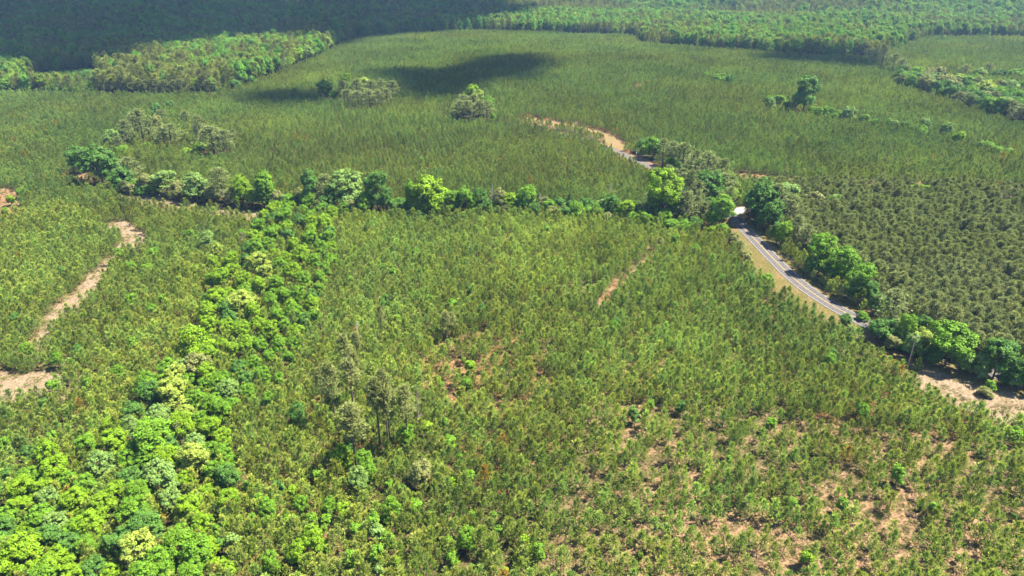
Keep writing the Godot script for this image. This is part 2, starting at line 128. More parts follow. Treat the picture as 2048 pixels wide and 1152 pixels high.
const CORNER := [[-95.7,-165.5,10,11.6,"p"],[-96.4,-156.7,7.7,8.9,"b"],[-90.2,-160,5.8,6.8,"p"],[-89.8,-166,6.6,7.7,"g"],[-83.9,-163.5,6.6,7.7,"g"],
	[-84.3,-156.5,6,7,"g"],[-78.9,-163.9,5.6,6.5,"g"],[-101.9,-145.1,8.1,9.5,"y"],[-110.9,-150,3.7,5,"y"],[-91.9,-144.9,12.6,12,"g"],
	[-86.9,-142.8,7.4,8.7,"d"],[-101.3,-137,7.5,8.8,"b"],[-96,-139.9,6.1,7.2,"g"],[-91.1,-138.9,6.4,7.5,"g"],[-110.9,-133.9,8.6,9.9,"y"],
	[-107.5,-132.6,5.7,6.6,"g"],[-85.9,-138.5,7.9,9.2,"y"],[-79,-138.6,8.7,10.2,"p"],[-76.5,-143.7,5.3,6.3,"g"],[-84,-131.5,9.3,10.8,"b"],
	[-91.4,-131.9,7.1,8.2,"d"],[-79.5,-133.7,4.9,5.6,"y"],[-73.3,-135.7,5.8,6.7,"g"],[-114.4,-127.5,7.7,9,"y"],[-111.2,-129.3,6.4,7.4,"y"],
	[-101.4,-130.1,6.4,7.5,"g"],[-93.5,-127.5,6.4,7.4,"y"],[-101.2,-125.3,6.8,7.9,"y"],[-94.1,-124,6.3,7.2,"y"],[-113,-123.4,6.1,7.2,"y"],
	[-113.9,-119.7,6,7.1,"g"],[-105.4,-118.6,7.3,8.5,"g"],[-101.1,-117.6,6.5,7.6,"b"],[-111.6,-115.4,6.7,7.8,"d"],[-106.5,-116.5,5.5,6.3,"y"],
	[-93.3,-117.1,7.3,8.5,"y"],[-84.5,-119.9,8.2,9.5,"g"],[-79.8,-114.9,8.5,9.9,"d"],[-82.7,-112.6,7.1,8.2,"d"],[-73.5,-122.2,7,8.1,"y"],
	[-68.9,-118.2,5.5,6.4,"y"],[-71.9,-128.4,5,5.8,"y"],[-79.3,-125.9,6.3,7.3,"b"],[-100.4,-113.7,6.6,7.7,"d"],[-94.9,-112.2,5.8,6.8,"d"],
	[-91.5,-111.9,5.3,6.2,"g"],[-102,-107.4,9.3,10.9,"y"],[-93.8,-106.3,7.5,8.8,"y"],[-103.6,-104.7,7.2,8.4,"y"],[-78.2,-109,8.9,10.4,"p"],
	[-85,-111.7,6.5,7.6,"d"],[-70.5,-110.7,8.2,9.6,"g"],[-66.1,-108.1,8.1,9.5,"g"],[-72.8,-106.3,7.5,8.8,"g"],[-85.9,-105.2,6.3,7.3,"d"],
	[-82.3,-104.4,5.3,6.2,"y"],[-65.1,-111.1,5.8,6.7,"y"],[-95.1,-102.9,6.7,7.8,"g"],[-74.3,-102.6,7.4,8.6,"g"],[-65.2,-103.2,6.7,7.8,"g"],
	[-63.2,-113,3.2,5,"d"],[-60.6,-107.5,3.9,5,"y"],[-96.6,-116.7,5.9,6.9,"g"],[-109.7,-110.8,6.3,7.3,"g"],[-64.8,-116.9,3.6,5,"g"],[-89,-103.1,6,7,"y"],
	[-102.5,-167,7.4,10.2,"d"],[-85.4,-172.5,6.4,7.6,"g"],[-104.3,-159.7,6.8,8.3,"d"],[-122.4,-126.6,8,11.2,"d"],[-76.1,-149.1,6.2,6.8,"y"],
	[-80.3,-152.3,6.7,8.4,"y"],[-86.7,-150.2,7.7,11.1,"y"],[-101.5,-174.7,6.8,7.7,"y"],[-116.8,-132.8,6,7.3,"g"],[-90.9,-177.6,7.1,9.7,"y"],
	[-98.9,-180.4,7.7,8.8,"b"],[-101.4,-151.9,5.8,8.7,"b"],[-108.7,-144.1,6.7,8.6,"g"],[-116.1,-140,6.7,9.9,"y"],[-95.6,-174.5,6.4,7.3,"g"],
	[-65.8,-125.3,6,7.7,"y"],[-107.5,-154,5.9,7,"y"],[-104.6,-182.2,7.3,8.2,"g"],[-86.4,-125.5,6.4,9.6,"g"],[-106.2,-171.7,7.2,10.4,"g"],
	[-79.6,-158.6,6.8,10,"g"],[-106.5,-124.5,6,8.8,"b"],[-119.6,-121.6,5.9,8.7,"b"],[-96.2,-150.8,6,7.7,"y"],[-81.7,-145.9,6.9,7.6,"b"],
	[-81.2,-168.9,7.5,9.2,"b"],[-68.1,-131.4,6.6,9.3,"d"],[-72.4,-140.7,6.1,8.6,"g"]]
const SAPL := [[-70.2,-135,5.2,7.8,"g"],[-55.7,-121.9,5.3,7.9,"g"],[-59.7,-127.3,3.1,4.6,"g"],[-52.1,-129.8,3.1,4.7,"y"],[-48.7,-124.4,4.2,6.3,"g"],
	[-49.3,-119.5,3.6,5.4,"g"],[-45.4,-120.3,3.4,5.1,"g"],[-47.4,-135,3.1,4.6,"g"],[-42,-120.6,3,4.5,"g"],[-42.2,-123.7,4.2,6.3,"g"],
	[-38.7,-123.1,3.7,5.6,"y"],[-42.9,-112.7,5.9,8.8,"y"],[-45.4,-109.3,4.9,7.4,"y"],[-50.6,-107.1,4.6,7,"g"],[-59.9,-112.8,3.9,5.9,"b"],
	[-36.7,-131.5,5.6,8.4,"b"],[-34.8,-134.2,4.9,7.4,"g"],[-29.7,-132.7,2.6,3.8,"g"],[-26.1,-129.6,3.1,4.7,"d"],[-27.4,-121.8,5.3,7.9,"g"],
	[-31.2,-120.2,3.4,5.1,"g"],[-35.2,-117.9,2.9,4.4,"g"],[-29.9,-116.5,3.6,5.4,"b"],[-27.3,-114.4,3.3,5,"g"],[-34.4,-108.5,3.8,5.7,"g"],
	[-28.8,-109.8,3.9,5.8,"g"],[-24.8,-108.7,2.8,4.2,"y"],[-27.7,-106.6,2.7,4.1,"b"],[-42.7,-139.8,5.8,8.7,"y"],[-36.8,-138.4,5.3,7.9,"g"],
	[-41.7,-144,4.1,6.2,"d"],[-58.6,-106.2,3.4,5,"y"],[-10.3,-134.4,3.4,5.2,"g"],[-13.9,-132.4,3.2,4.7,"y"],[-22.6,-124,3.7,5.6,"g"],
	[-8.9,-122.2,2.4,3.6,"g"],[-10,-113.3,5,7.6,"g"],[-3.1,-117.1,2.8,4.2,"g"],[-13.7,-114.7,2.5,3.8,"g"],[-12.6,-109.3,3.1,4.7,"g"],
	[5.5,-110.8,3.6,5.3,"g"],[3,-113,3.3,4.9,"y"],[-22.2,-133.1,7.1,9,"o"],[14.6,-143,2.6,3.9,"g"],[-27.5,-148,5.5,8.3,"g"],[-23.2,-153.5,3.6,5.5,"y"],
	[-18.4,-156.5,2.9,4.3,"g"],[-16.5,-147.4,3.7,5.5,"g"],[-10.2,-156.9,2.6,3.9,"g"],[-13.5,-174.1,3.6,5.3,"g"],[-55.8,-130.2,3.6,5.4,"d"],
	[-63.5,-131.5,3.2,4.7,"g"],[-58.5,-119.9,3.4,5.1,"g"],[-64.8,-124.9,4,6,"g"],[-58.5,-158,5.5,8.3,"d"],[-69.5,-166.7,4.3,6.5,"g"],
	[-40.6,-111.7,2.6,3.9,"g"],[-18.9,-122,2.5,3.8,"g"],[-51.3,-168.8,4.3,6.5,"d"]]
const SMALL := [[-4.1,-302,3,4.6,"g"],[15.5,-299.4,3.6,5.7,"g"],[17.9,-267.4,2.5,3.9,"g"],[-40.4,-271.3,4.6,6,"g"],[-51.9,-259.7,2.8,4.4,"g"],
	[-47.2,-254.3,3.2,4.9,"g"],[-46.6,-229.5,3.7,5.7,"d"],[-30.1,-229.8,3.3,5.1,"g"],[-21.5,-224.7,4,6,"g"],[-10.5,-220.7,4.3,6,"d"],
	[-15.4,-236.9,4.1,6,"d"],[34,-207.1,4.4,6,"g"],[47.1,-230.7,3.3,5.1,"y"],[13.1,-230.9,2.2,3.4,"d"],[-39.8,-214.5,3.5,5.4,"g"],
	[-35.6,-208.5,2.7,4.2,"g"],[-12.9,-183,4,6,"y"],[-10.5,-219.9,3.2,4.9,"g"],[35.1,-208.9,4.4,6,"d"],[39.1,-164.1,2.8,4.4,"g"],
	[47.3,-162.6,3.1,4.8,"d"],[65.1,-125.2,3,4.7,"g"],[94.1,-134.5,3.9,6,"g"],[76.8,-125.2,3,4.7,"g"],[97.2,-123.6,3,4.7,"g"],[69.8,-154.2,3.5,5.5,"g"],
	[96.4,-159.3,4.2,6,"g"],[97.9,-185.5,4.7,6,"g"],[62.6,-109.1,3.2,5,"y"],[132,-149.7,4,6,"g"],[33.3,-158.7,3.6,5.6,"d"],[-21.6,-176.5,2.7,4.2,"g"],
	[22.2,-346.9,3.1,4.8,"y"],[-165.1,-271.9,5.1,6,"g"],[-153.5,-258.6,5.3,6,"g"],[-149.9,-270.9,7.1,6,"g"],[-145.4,-256.3,6,6,"g"],
	[-140,-230.6,4.1,6,"g"],[-134.8,-216.1,3.5,5.4,"g"],[-129.1,-222.8,4.7,6,"g"],[-128.1,-230.8,3.7,5.7,"g"],[-173.2,-215.7,4.6,6,"d"],
	[-156.7,-195.9,4.9,6,"g"],[-143.4,-189.8,4.4,6,"g"],[-139.5,-194.2,4.5,6,"d"],[-136,-174.3,3.9,6,"g"],[-126.6,-176.3,3.3,5.1,"g"],
	[-133.2,-165.9,3.4,5.3,"d"],[-123.5,-143.2,4.4,6,"d"],[-121.6,-149.8,3.5,5.4,"g"],[-124.7,-136.2,3.2,5,"d"],[-132.9,-147.8,3.4,5.3,"g"],
	[-114.7,-156.8,3,4.7,"g"],[-120.6,-182.3,4.3,6,"g"],[-142.9,-292.4,4.9,6,"g"],[-126.4,-256.6,3.6,5.6,"g"],[-124,-199.1,3.6,5.6,"g"],
	[-178.5,-254.5,3.6,5.6,"d"],[-252.9,-339,5.1,6,"y"],[-244.1,-321,4.4,6,"y"],[-255,-350.6,5.7,6,"g"],[-183.3,-606.8,5.5,6,"d"],
	[-53.9,-407.2,4.1,6,"d"],[-53.2,-383.3,2.8,4.4,"g"],[29.4,-595.8,4.1,6,"d"],[-39.1,-173.9,3,4.6,"g"],[-36.2,-234.6,3,4.6,"g"],
	[-63.2,-247.7,3.1,4.8,"g"],[80.3,-244.8,4.2,6,"g"],[81.5,-264.4,4.1,6,"g"],[77.8,-275.2,5.1,6,"g"],[71.7,-286.7,4.8,6,"g"],[91.9,-244.8,4.2,6,"d"]]
const CLUMP := [[-242.1,-458.6,15.9,21.6,"P"],[-246.2,-446.8,11.8,17.7,"P"],[-253.8,-472.1,10.9,16.4,"P"],[-238.5,-460.9,10.6,14.6,"P"],
	[-219.3,-448.8,15.5,14.3,"P"],[-225.6,-452.7,9.8,11.7,"P"],[-199.3,-447.9,10.3,19.7,"P"],[-182.1,-423.8,18.3,18.3,"P"],[-176.4,-430.2,11.4,15.2,"P"],
	[-209.4,-469.3,8.5,10.6,"P"],[-178.9,-425.9,10.6,13.1,"P"],[-264.7,-530.2,12.1,10.2,"d"],[-263.7,-549.7,8,8.9,"d"],[-254.1,-514,9.2,9.9,"P"],
	[-258.8,-452.4,12.8,10.3,"b"],[-200.4,-426.4,9.9,4.6,"y"],[-192.8,-430.5,10,6.6,"y"],[-246.9,-436.4,8.7,10,"P"],[-238,-424.9,10.6,7.2,"g"],
	[-231.7,-441.3,8,4.7,"g"],[-179.3,-450.8,6,10.2,"P"],[-233.1,-506.5,8.3,9.8,"P"],[-246.4,-490.3,8.9,11,"o"]]
const ISLAND := [[-150.5,-580.5,16.6,17.5,"d"],[-142.2,-574.5,10.6,10.1,"g"],[-137.5,-598.2,12,19,"y"],[-133.7,-572.2,14.4,17.3,"P"],[-123.5,-571.6,15.4,18.2,"P"],
	[-121.1,-593.1,13.9,16,"p"],[-111.2,-567.4,15.2,18.1,"P"],[-103.9,-573.9,14.4,17.4,"P"],[-95.9,-577,12.6,15.6,"P"],[-125.8,-549.6,13.9,15,"P"],
	[-116.7,-544.4,15.6,14.9,"P"],[-108.8,-547.4,13.8,14.9,"P"],[-103.7,-553.7,13.1,13.3,"P"],[-97.7,-560.1,10.3,13.4,"P"]]
const ISLANDB := [[-29.4,-543.1,12.4,20,"y"],[-26.1,-537.2,12.2,18,"p"],[-18.3,-528.7,11.1,15.1,"g"],[-38,-517.1,12.8,13.9,"P"],[-31,-509,14.4,15.5,"P"],
	[-23.6,-511.9,13.6,15.5,"P"],[-18.3,-517.5,11.9,14,"P"],[-35.8,-528.5,13,15.1,"P"],[-28.4,-522.9,13.9,16.8,"P"],[-40.6,-511.5,8.1,8.6,"P"],
	[-14.2,-514.9,6.4,5.2,"g"]]
const ROW := [[218.9,-534.6,20.5,29.1,"d"],[216.4,-543.6,10.9,17.4,"b"],[201.2,-561.8,9.2,8.4,"g"],[207.4,-555.7,11.2,10.4,"g"],[210.1,-546.5,7.9,8.1,"g"],
	[223.6,-530.2,7.8,7,"g"],[228.1,-530.2,6.8,7,"g"],[231.3,-525.8,7.7,9,"g"],[236.1,-525.8,6.8,8,"g"],[240.1,-522.9,6.8,6.9,"g"],
	[244.6,-514.2,12.3,10.6,"b"],[252.4,-505.6,8.5,7.7,"g"],[257.9,-502.8,6.5,4.8,"d"],[264.2,-497.1,7.4,6.6,"g"],[265.5,-490.2,7.3,7.4,"b"],
	[270.8,-484.8,8.1,8.3,"d"],[286.6,-488.7,9.1,9.4,"b"],[273.4,-467.8,7.8,7.1,"g"],[277.7,-465.2,5.2,5.3,"b"],[291,-470.1,9.6,10.8,"b"],
	[290.6,-455.1,9.4,7.8,"y"],[298.7,-438.5,10.7,6,"g"],[301.1,-430.6,10.5,5,"g"],[305.7,-426.1,8.8,5,"g"],[182.7,-639.8,13.8,8.1,"g"],
	[189.1,-630.7,11.3,9.2,"d"],[354.7,-646,9.4,5.9,"g"],[356.1,-606.8,14.3,10.1,"g"],[175.9,-657.6,9.5,6,"g"],[253.3,-495.2,6.5,7.3,"g"],
	[199,-548.3,8.6,10,"b"],[224.2,-519.6,7.9,9.6,"g"],[277.8,-475.9,7.6,7.8,"g"],[233.1,-513.9,6.8,6.9,"g"]]
const RHEDGE := [[391.6,-843.3,18.9,18.4,"P"],[389.7,-819.6,17.2,17.9,"P"],[375.6,-762.1,16.1,16.7,"P"],[375.8,-743.6,16.8,24.1,"P"],[377.2,-723.2,15.3,18.8,"P"],
	[377.8,-709.3,14,15.7,"P"],[354.1,-653,16,12,"g"],[374,-672.2,16.4,15,"g"],[357.9,-641.8,11.8,8.5,"g"],[361.3,-628.7,16.4,15,"d"],
	[369.9,-616.5,19.8,15.5,"o"],[391.3,-635.9,16.5,15.1,"p"],[393.8,-627.2,14.4,15,"g"],[407,-637.1,13.6,15.2,"g"],[392.1,-597.4,21.1,15.1,"p"],
	[365.4,-595.3,14.6,11.9,"d"],[365.7,-583.5,13.4,11.7,"d"],[364.4,-564.5,14,12.1,"d"],[367.2,-553.8,13.8,11.9,"d"],[377.9,-561.8,13.9,13.5,"P"],
	[369.8,-536.7,14.2,13.8,"P"],[367.8,-523.5,13.9,14.2,"P"],[365.1,-507.7,14.3,14.5,"P"],[386.9,-548.1,12.8,12.5,"d"],[395.9,-689.8,13.6,10.8,"o"],
	[408.9,-696.1,14.7,10.9,"o"],[440.8,-708.9,12.9,11.1,"P"],[472.3,-721.3,12,11.3,"P"],[452,-703.9,15,9.2,"b"],[468.4,-698.9,14.9,9.1,"d"],
	[484,-699.2,16,9.1,"g"],[441.1,-639,15.6,9.2,"b"],[434.8,-643.3,12.8,8.5,"o"],[456.9,-644.1,11.8,7.7,"g"],[386.1,-568.5,13.1,15.5,"g"],
	[391,-619.5,10,11.4,"g"],[347.7,-645.3,11.1,11.9,"P"],[385.3,-527.7,10.6,10.3,"P"],[380.7,-578.7,12.3,11.2,"o"],[401.1,-604.6,10.5,9.5,"g"],
	[394,-613,9.8,10.2,"d"],[363.7,-607.2,12.7,15.2,"d"],[369.7,-652.5,10.7,12.7,"P"],[358.1,-574.7,11.7,10.5,"P"],[383.4,-624.2,12.1,13,"P"],
	[374.9,-640.5,13.5,12.5,"P"],[385.4,-658.5,12,12.3,"d"],[379,-633.4,9.1,9.7,"o"],[355,-613.2,12.2,13.5,"o"],[392.7,-585.5,13.2,12.3,"d"],
	[382,-536.7,11.3,13.1,"g"],[378.6,-651.4,10.2,11.4,"d"],[394.3,-539.9,10.8,9.7,"d"],[362.7,-529.5,13.8,16,"g"],[366,-666.5,10.5,12.3,"g"],
	[349.8,-634.6,12.1,14,"g"],[389.1,-646.7,12.1,12.9,"o"],[356.4,-594.6,9.5,10.1,"g"],[359.8,-551.5,9.2,11,"d"],[362,-541.7,13.1,13.4,"g"],
	[372.5,-601,12.1,11.8,"o"],[397,-556.4,13.5,15.9,"g"],[368,-678.7,12.1,14.2,"P"],[367.5,-685.9,12,14.3,"d"],[379.8,-551.5,13.7,14.8,"d"],
	[355.8,-605.1,11.8,14.1,"d"],[400.5,-573.5,12.1,14.3,"g"],[383.5,-607.5,9.3,8.9,"P"],[375.3,-628,12.1,12,"o"],[359.6,-662.4,12,12.3,"d"],
	[369,-514.6,11.5,11.3,"P"],[378.1,-518.3,13.7,12.5,"o"],[397.9,-564.2,13.3,14.5,"g"],[401.6,-589.6,12.6,13.1,"g"],[358.8,-587.9,12.3,13.9,"d"],
	[401.3,-617.2,10.9,10.3,"o"],[363.2,-651.6,13.8,13.4,"d"],[388.2,-559,11.5,13.7,"d"],[371.9,-660.8,10,10.1,"P"],[367.9,-644.7,11,13,"g"],
	[379.7,-616.7,12.3,11.3,"d"],[379.5,-594.3,12.3,12.7,"g"],[373.3,-582.1,11.4,13.4,"g"],[378.1,-526.6,12.2,13,"d"],[376.4,-542.7,11.9,13.6,"d"],
	[389.8,-576.4,10.9,12.4,"d"],[397.9,-548.5,9.3,8.4,"P"],[355.5,-622.1,13.3,15.8,"o"],[401.5,-581.4,12.4,14.7,"d"],[378.3,-657.9,12.6,12.1,"P"],
	[373.1,-572,11.9,12.5,"d"],[382.9,-640.5,12.1,12.3,"P"],[361.9,-674.9,12.1,12.1,"d"],[384.8,-587.5,9,8.7,"g"],[402.3,-597.5,11.4,12.7,"d"],
	[365.1,-574.5,9.6,10.7,"o"],[366.7,-499.5,9.1,9.9,"P"],[372.7,-589,10.8,11.6,"g"],[381.7,-601.6,13.4,15.5,"d"],[359,-557.6,11.1,11.4,"P"],
	[379.7,-665.8,11.5,12.7,"o"],[401,-623.8,12.8,14.4,"P"],[374.8,-608,12.3,12.2,"P"],[363.9,-637.8,12.8,14.1,"P"],[389.7,-608.3,10.4,12.4,"P"],
	[374.9,-510.7,10.8,11.6,"g"]]
const LHEDGE := [[-254.6,-632.6,13.5,12.5,"y"],[-248.1,-636.5,12.7,11.8,"y"],[-241.9,-649.4,13.9,12.8,"g"],[-241.8,-668.1,13.2,13.1,"y"],
	[-236.7,-682.5,15.5,14.3,"g"],[-234.7,-708.5,16.1,15.7,"g"],[-231.5,-730.8,15.4,14.2,"b"],[-227.4,-748.4,14.6,14.5,"y"],[-222.9,-763.8,17.3,16.7,"y"],
	[-218.8,-780.1,17.6,18.2,"b"],[-216.7,-801.4,15.6,18.6,"g"],[-214.7,-824.4,13.5,15.8,"d"],[-239.6,-627.3,11.6,9.1,"d"],[-233.1,-648.8,10.9,8.6,"d"],
	[-460.4,-662.4,23.2,18.3,"d"],[-444.3,-630.2,16.4,11.7,"g"],[-391.5,-671.3,17.4,11.4,"d"],[-466.8,-779.9,21.1,16.2,"o"],[-497.5,-849.8,19.1,16.4,"d"],
	[-405.3,-757.8,22.9,17.7,"d"],[-405,-811.3,18.3,15.7,"d"],[-323.3,-619.7,6.6,15.6,"y"],[-276,-625.4,13.4,13.2,"y"],[-266.3,-620.7,6.6,10.7,"C"],
	[-331.9,-616.1,10.3,13.9,"P"],[-325.7,-613.8,11.3,14.6,"P"],[-315.1,-613.2,10.3,13,"P"],[-308.1,-610.9,11.2,13.8,"P"],[-300.2,-610.4,10.3,12.1,"P"],
	[-293.2,-610.1,11.2,13,"P"],[-286.2,-609.6,10.2,13,"P"],[-279.2,-609.2,11.2,13.8,"P"],[-258.1,-611.9,10.3,12.2,"P"],[-253.6,-615.7,9.5,12.2,"P"],
	[-347.4,-616.8,10.3,14.7,"P"],[-340.8,-616.5,11.3,13.9,"P"]]
const TALL := [[-47.8,-155.8,5.1,22.1,"T"],[-45,-165.3,5.6,17.6,"T"],[-45.1,-171.7,3.8,15.8,"T"],[-39.3,-140.4,6.6,20.3,"T"],[-34.3,-147.2,5.2,23.3,"T"],
	[-32.5,-148.8,5,24.4,"T"],[-31.5,-146.3,4.3,20.3,"T"],[-27.1,-147.1,5.2,20.6,"T"],[-49.9,-180.8,5,16.5,"T"],[-48.8,-191,3.8,11.6,"T"],
	[-43.8,-206.6,3,12.5,"T"],[-21.9,-204.2,4,11.3,"T"],[-20.2,-206.1,3.7,10.1,"T"],[-52.5,-161.7,3.7,16.8,"T"],[63.5,-280.4,2.6,7,"T"],
	[17.8,-232.1,2.2,7.1,"T"]]
const SNAGS := [[-24.8,-152.9,3,17.8,"S"],[-50.6,-201.5,2.7,10,"S"],[-43.4,-194.5,2.3,9.5,"S"],[-47.6,-202.8,1.3,7.7,"S"],[-115.9,-283.4,4.4,8.5,"S"],
	[-99.3,-212.5,2.1,6,"S"],[159.5,-312.8,7.1,6.1,"S"],[-86.7,-147.9,3.2,10.2,"S"],[158.9,-191.4,2.2,4.5,"S"],[-95.8,-257.3,2,6.7,"S"]]
const LONE := [[125.5,-185.4,2.5,4.6,"Y"]]
const POLES := [[123.7,-187.4],[94.7,-309.1],[73.1,-407.7]]
const BLIND := [[611.9,-1052.1]]

const TO_SUN := Vector3(0.520, 0.848, -0.101)
var rng := RandomNumberGenerator.new()
var noise := FastNoiseLite.new()
var fine := FastNoiseLite.new()
var vs: PackedVector3Array
var cs: PackedColorArray
var used := {}
var mask := PackedByteArray()
const MX := 820
const MD0 := 40
const MW := 1640
const MH := 1300
var edge_a: PackedFloat64Array
var edge_d: PackedFloat64Array
var mats := {}
var broad := []      # {crown, trunk, w, h, form}
var pines := []
var old_pines := []
var tall_pines := []
var dead := []
var cedar := {}
var stand_poly: PackedVector2Array
var soil_poly: PackedVector2Array
var clay_poly: PackedVector2Array


func _ready() -> void:
	rng.seed = 11
	noise.seed = 5
	noise.frequency = 0.02
	noise.fractal_octaves = 3
	fine.seed = 9
	fine.frequency = 0.14
	fine.fractal_octaves = 3
	# camera
	var cam := Camera3D.new()
	cam.name = "camera"
	cam.fov = rad_to_deg(2.0 * atan(576.0 / 1410.0))
	cam.position = Vector3(0, 120, 0)
	cam.rotation_degrees.x = -26
	cam.near = 1.0
	cam.far = 9000.0
	add_child(cam)
	# sky, air and exposure
	var env := Environment.new()
	var sm := ProceduralSkyMaterial.new()
	sm.sky_top_color = Color(0.44, 0.56, 0.76)
	sm.sky_horizon_color = Color(0.78, 0.82, 0.87)
	sm.sky_curve = 0.14
	sm.ground_bottom_color = Color(0.22, 0.26, 0.16)
	sm.ground_horizon_color = Color(0.55, 0.62, 0.66)
	sm.sky_energy_multiplier = 0.68
	var sky := Sky.new()
	sky.sky_material = sm
	env.background_mode = Environment.BG_SKY
	env.sky = sky
	env.tonemap_mode = Environment.TONE_MAPPER_LINEAR
	env.tonemap_exposure = 5.2
	env.fog_enabled = true
	env.fog_density = 0.00006
	env.fog_light_color = Color(0.62, 0.79, 1.0)
	env.sdfgi_enabled = true
	env.ssao_enabled = true
	env.ssil_enabled = true
	var we := WorldEnvironment.new()
	we.name = "world"
	we.environment = env
	add_child(we)
	# the sun stands high to the right, a little beyond the scene
	var sun := DirectionalLight3D.new()
	sun.name = "sun"
	sun.light_energy = 1.6
	sun.light_color = Color(1.0, 0.96, 0.885)
	sun.light_angular_distance = 0.5
	sun.sky_mode = DirectionalLight3D.SKY_MODE_LIGHT_ONLY
	sun.shadow_enabled = true
	add_child(sun)
	sun.look_at_from_position(TO_SUN * 500.0, Vector3.ZERO)
	# ground and large structure
	stand_poly = outline(STAND)
	soil_poly = outline(OPEN_SOIL)
	clay_poly = outline(OPEN_CLAY)
	for p in FAR_EDGE:
		edge_a.append(p[0] / -p[1])
		edge_d.append(-p[1])
	paint_mask()
	make_materials()
	build_ground()
	build_road()
	build_clouds()
	# trees that stand apart, each one a thing
	make_tree_kinds()
	plant_all()
	# plantations, woods and ground cover
	scatter_pines()
	scatter_stand()
	scatter_woods()
	scatter_cover()
	# small things
	build_poles()
	build_blind()


# ---------------------------------------------------------------- helpers

func outline(a: Array) -> PackedVector2Array:
	var r := PackedVector2Array()
	for p in a:
		r.append(Vector2(p[0], p[1]))
	return r


func ss(a: float, b: float, v: float) -> float:
	var t := clampf((v - a) / (b - a), 0.0, 1.0)
	return t * t * (3.0 - 2.0 * t)


func ground(x: float, z: float) -> float:
	var d := -z
	return 13.0 * exp(-pow((x - 40.0) / 380.0, 2.0) - pow((d - 760.0) / 240.0, 2.0)) + 22.0 * ss(1000, 2200, d) + 1.4 * sin(x * 0.012 + 0.5) * sin(d * 0.011) * ss(90, 200, d) + 9.0 * sin(d * 0.0125 + x * 0.002) * ss(1050, 1350, d)


func far_limit(a: float) -> float:
	if a <= edge_a[0]:
		return edge_d[0]
	for i in range(1, edge_a.size()):
		if a < edge_a[i]:
			return lerpf(edge_d[i - 1], edge_d[i], (a - edge_a[i - 1]) / (edge_a[i] - edge_a[i - 1]))
	return edge_d[edge_d.size() - 1]


func in_view(x: float, z: float, margin: float) -> bool:
	var d := -z
	if d < 92.0 - margin:
		return false
	return absf(x) < 0.68 * d + 60.0 + margin


func in_frame(x: float, y: float, z: float) -> bool:      # inside the photograph's own frame
	var p := Basis(Vector3.RIGHT, deg_to_rad(26)) * Vector3(x, y - 120.0, z)
	if p.z > -1.0:
		return false
	return absf(p.x / -p.z) < 0.72 and absf(p.y / -p.z) < 0.405


func code_at(x: float, z: float) -> int:
	var i := int(x + MX)
	var j := int(-z - MD0)
	if i < 0 or j < 0 or i >= MW or j >= MH:
		return 0
	return mask[j * MW + i]


func stamp(x: float, z: float, r: float, code: int) -> void:
	var i0 := int(x + MX)
	var j0 := int(-z - MD0)
	var n := int(ceil(r)) + 1
	for j in range(maxi(0, j0 - n), mini(MH, j0 + n + 1)):
		for i in range(maxi(0, i0 - n), mini(MW, i0 + n + 1)):
			var dx := i + 0.5 - MX - x
			var dz := -(j + 0.5 + MD0) - z
			if dx * dx + dz * dz < r * r:
				mask[j * MW + i] = code


func along(line: Array, step: float) -> Array:
	var c := Curve2D.new()
	var n := line.size()
	for i in n:
		var p := Vector2(line[i][0], line[i][1])
		var a := Vector2(line[maxi(0, i - 1)][0], line[maxi(0, i - 1)][1])
		var b := Vector2(line[mini(n - 1, i + 1)][0], line[mini(n - 1, i + 1)][1])
		var t := (b - a).normalized() * 0.3
		c.add_point(p, -t * p.distance_to(a), t * p.distance_to(b))
	var r := []
	var s := 0.0
	while s < c.get_baked_length():
		r.append(c.sample_baked(s, true))
		s += step
	return r


func begin() -> void:
	vs = PackedVector3Array()
	cs = PackedColorArray()


func surface(m: ArrayMesh, mat: Material) -> void:
	var a := []
	a.resize(Mesh.ARRAY_MAX)
	a[Mesh.ARRAY_VERTEX] = vs
	a[Mesh.ARRAY_COLOR] = cs
	m.add_surface_from_arrays(Mesh.PRIMITIVE_TRIANGLES, a)
	if mat:
		m.surface_set_material(m.get_surface_count() - 1, mat)


func finish(mat: Material = null) -> ArrayMesh:
	var m := ArrayMesh.new()
	surface(m, mat)
	return m


func tri(a: Vector3, b: Vector3, c: Vector3, k: Color) -> void:
	vs.append(a)
	vs.append(b)
	vs.append(c)
	cs.append(k)
	cs.append(k)
	cs.append(k)


func tube(a: Vector3, b: Vector3, ra: float, rb: float, k: Color, n := 6) -> void:
	var d := (b - a).normalized()
	var u := d.cross(Vector3.RIGHT if absf(d.x) < 0.8 else Vector3.FORWARD).normalized()
	var w := d.cross(u)
	for i in n:
		var p := u * cos(TAU * i / n) + w * sin(TAU * i / n)
		var q := u * cos(TAU * (i + 1) / n) + w * sin(TAU * (i + 1) / n)
		tri(a + p * ra, a + q * ra, b + p * rb, k)
		tri(a + q * ra, b + q * rb, b + p * rb, k)


func box(lo: Vector3, hi: Vector3) -> void:
	var k := Color.WHITE
	var c := []
	for i in 8:
		c.append(Vector3(hi.x if i & 1 else lo.x, hi.y if i & 2 else lo.y, hi.z if i & 4 else lo.z))
	for f in [[0, 1, 3, 2], [4, 6, 7, 5], [0, 4, 5, 1], [2, 3, 7, 6], [0, 2, 6, 4], [1, 5, 7, 3]]:
		tri(c[f[0]], c[f[1]], c[f[2]], k)
		tri(c[f[0]], c[f[2]], c[f[3]], k)


func rand_dir() -> Vector3:
	var y := rng.randf_range(-1, 1)
	var a := rng.randf() * TAU
	var r := sqrt(1.0 - y * y)
	return Vector3(r * cos(a), y, r * sin(a))


func numbered(called: String) -> String:
	used[called] = used.get(called, -1) + 1
	return called if used[called] == 0 else "%s_%03d" % [called, used[called]]


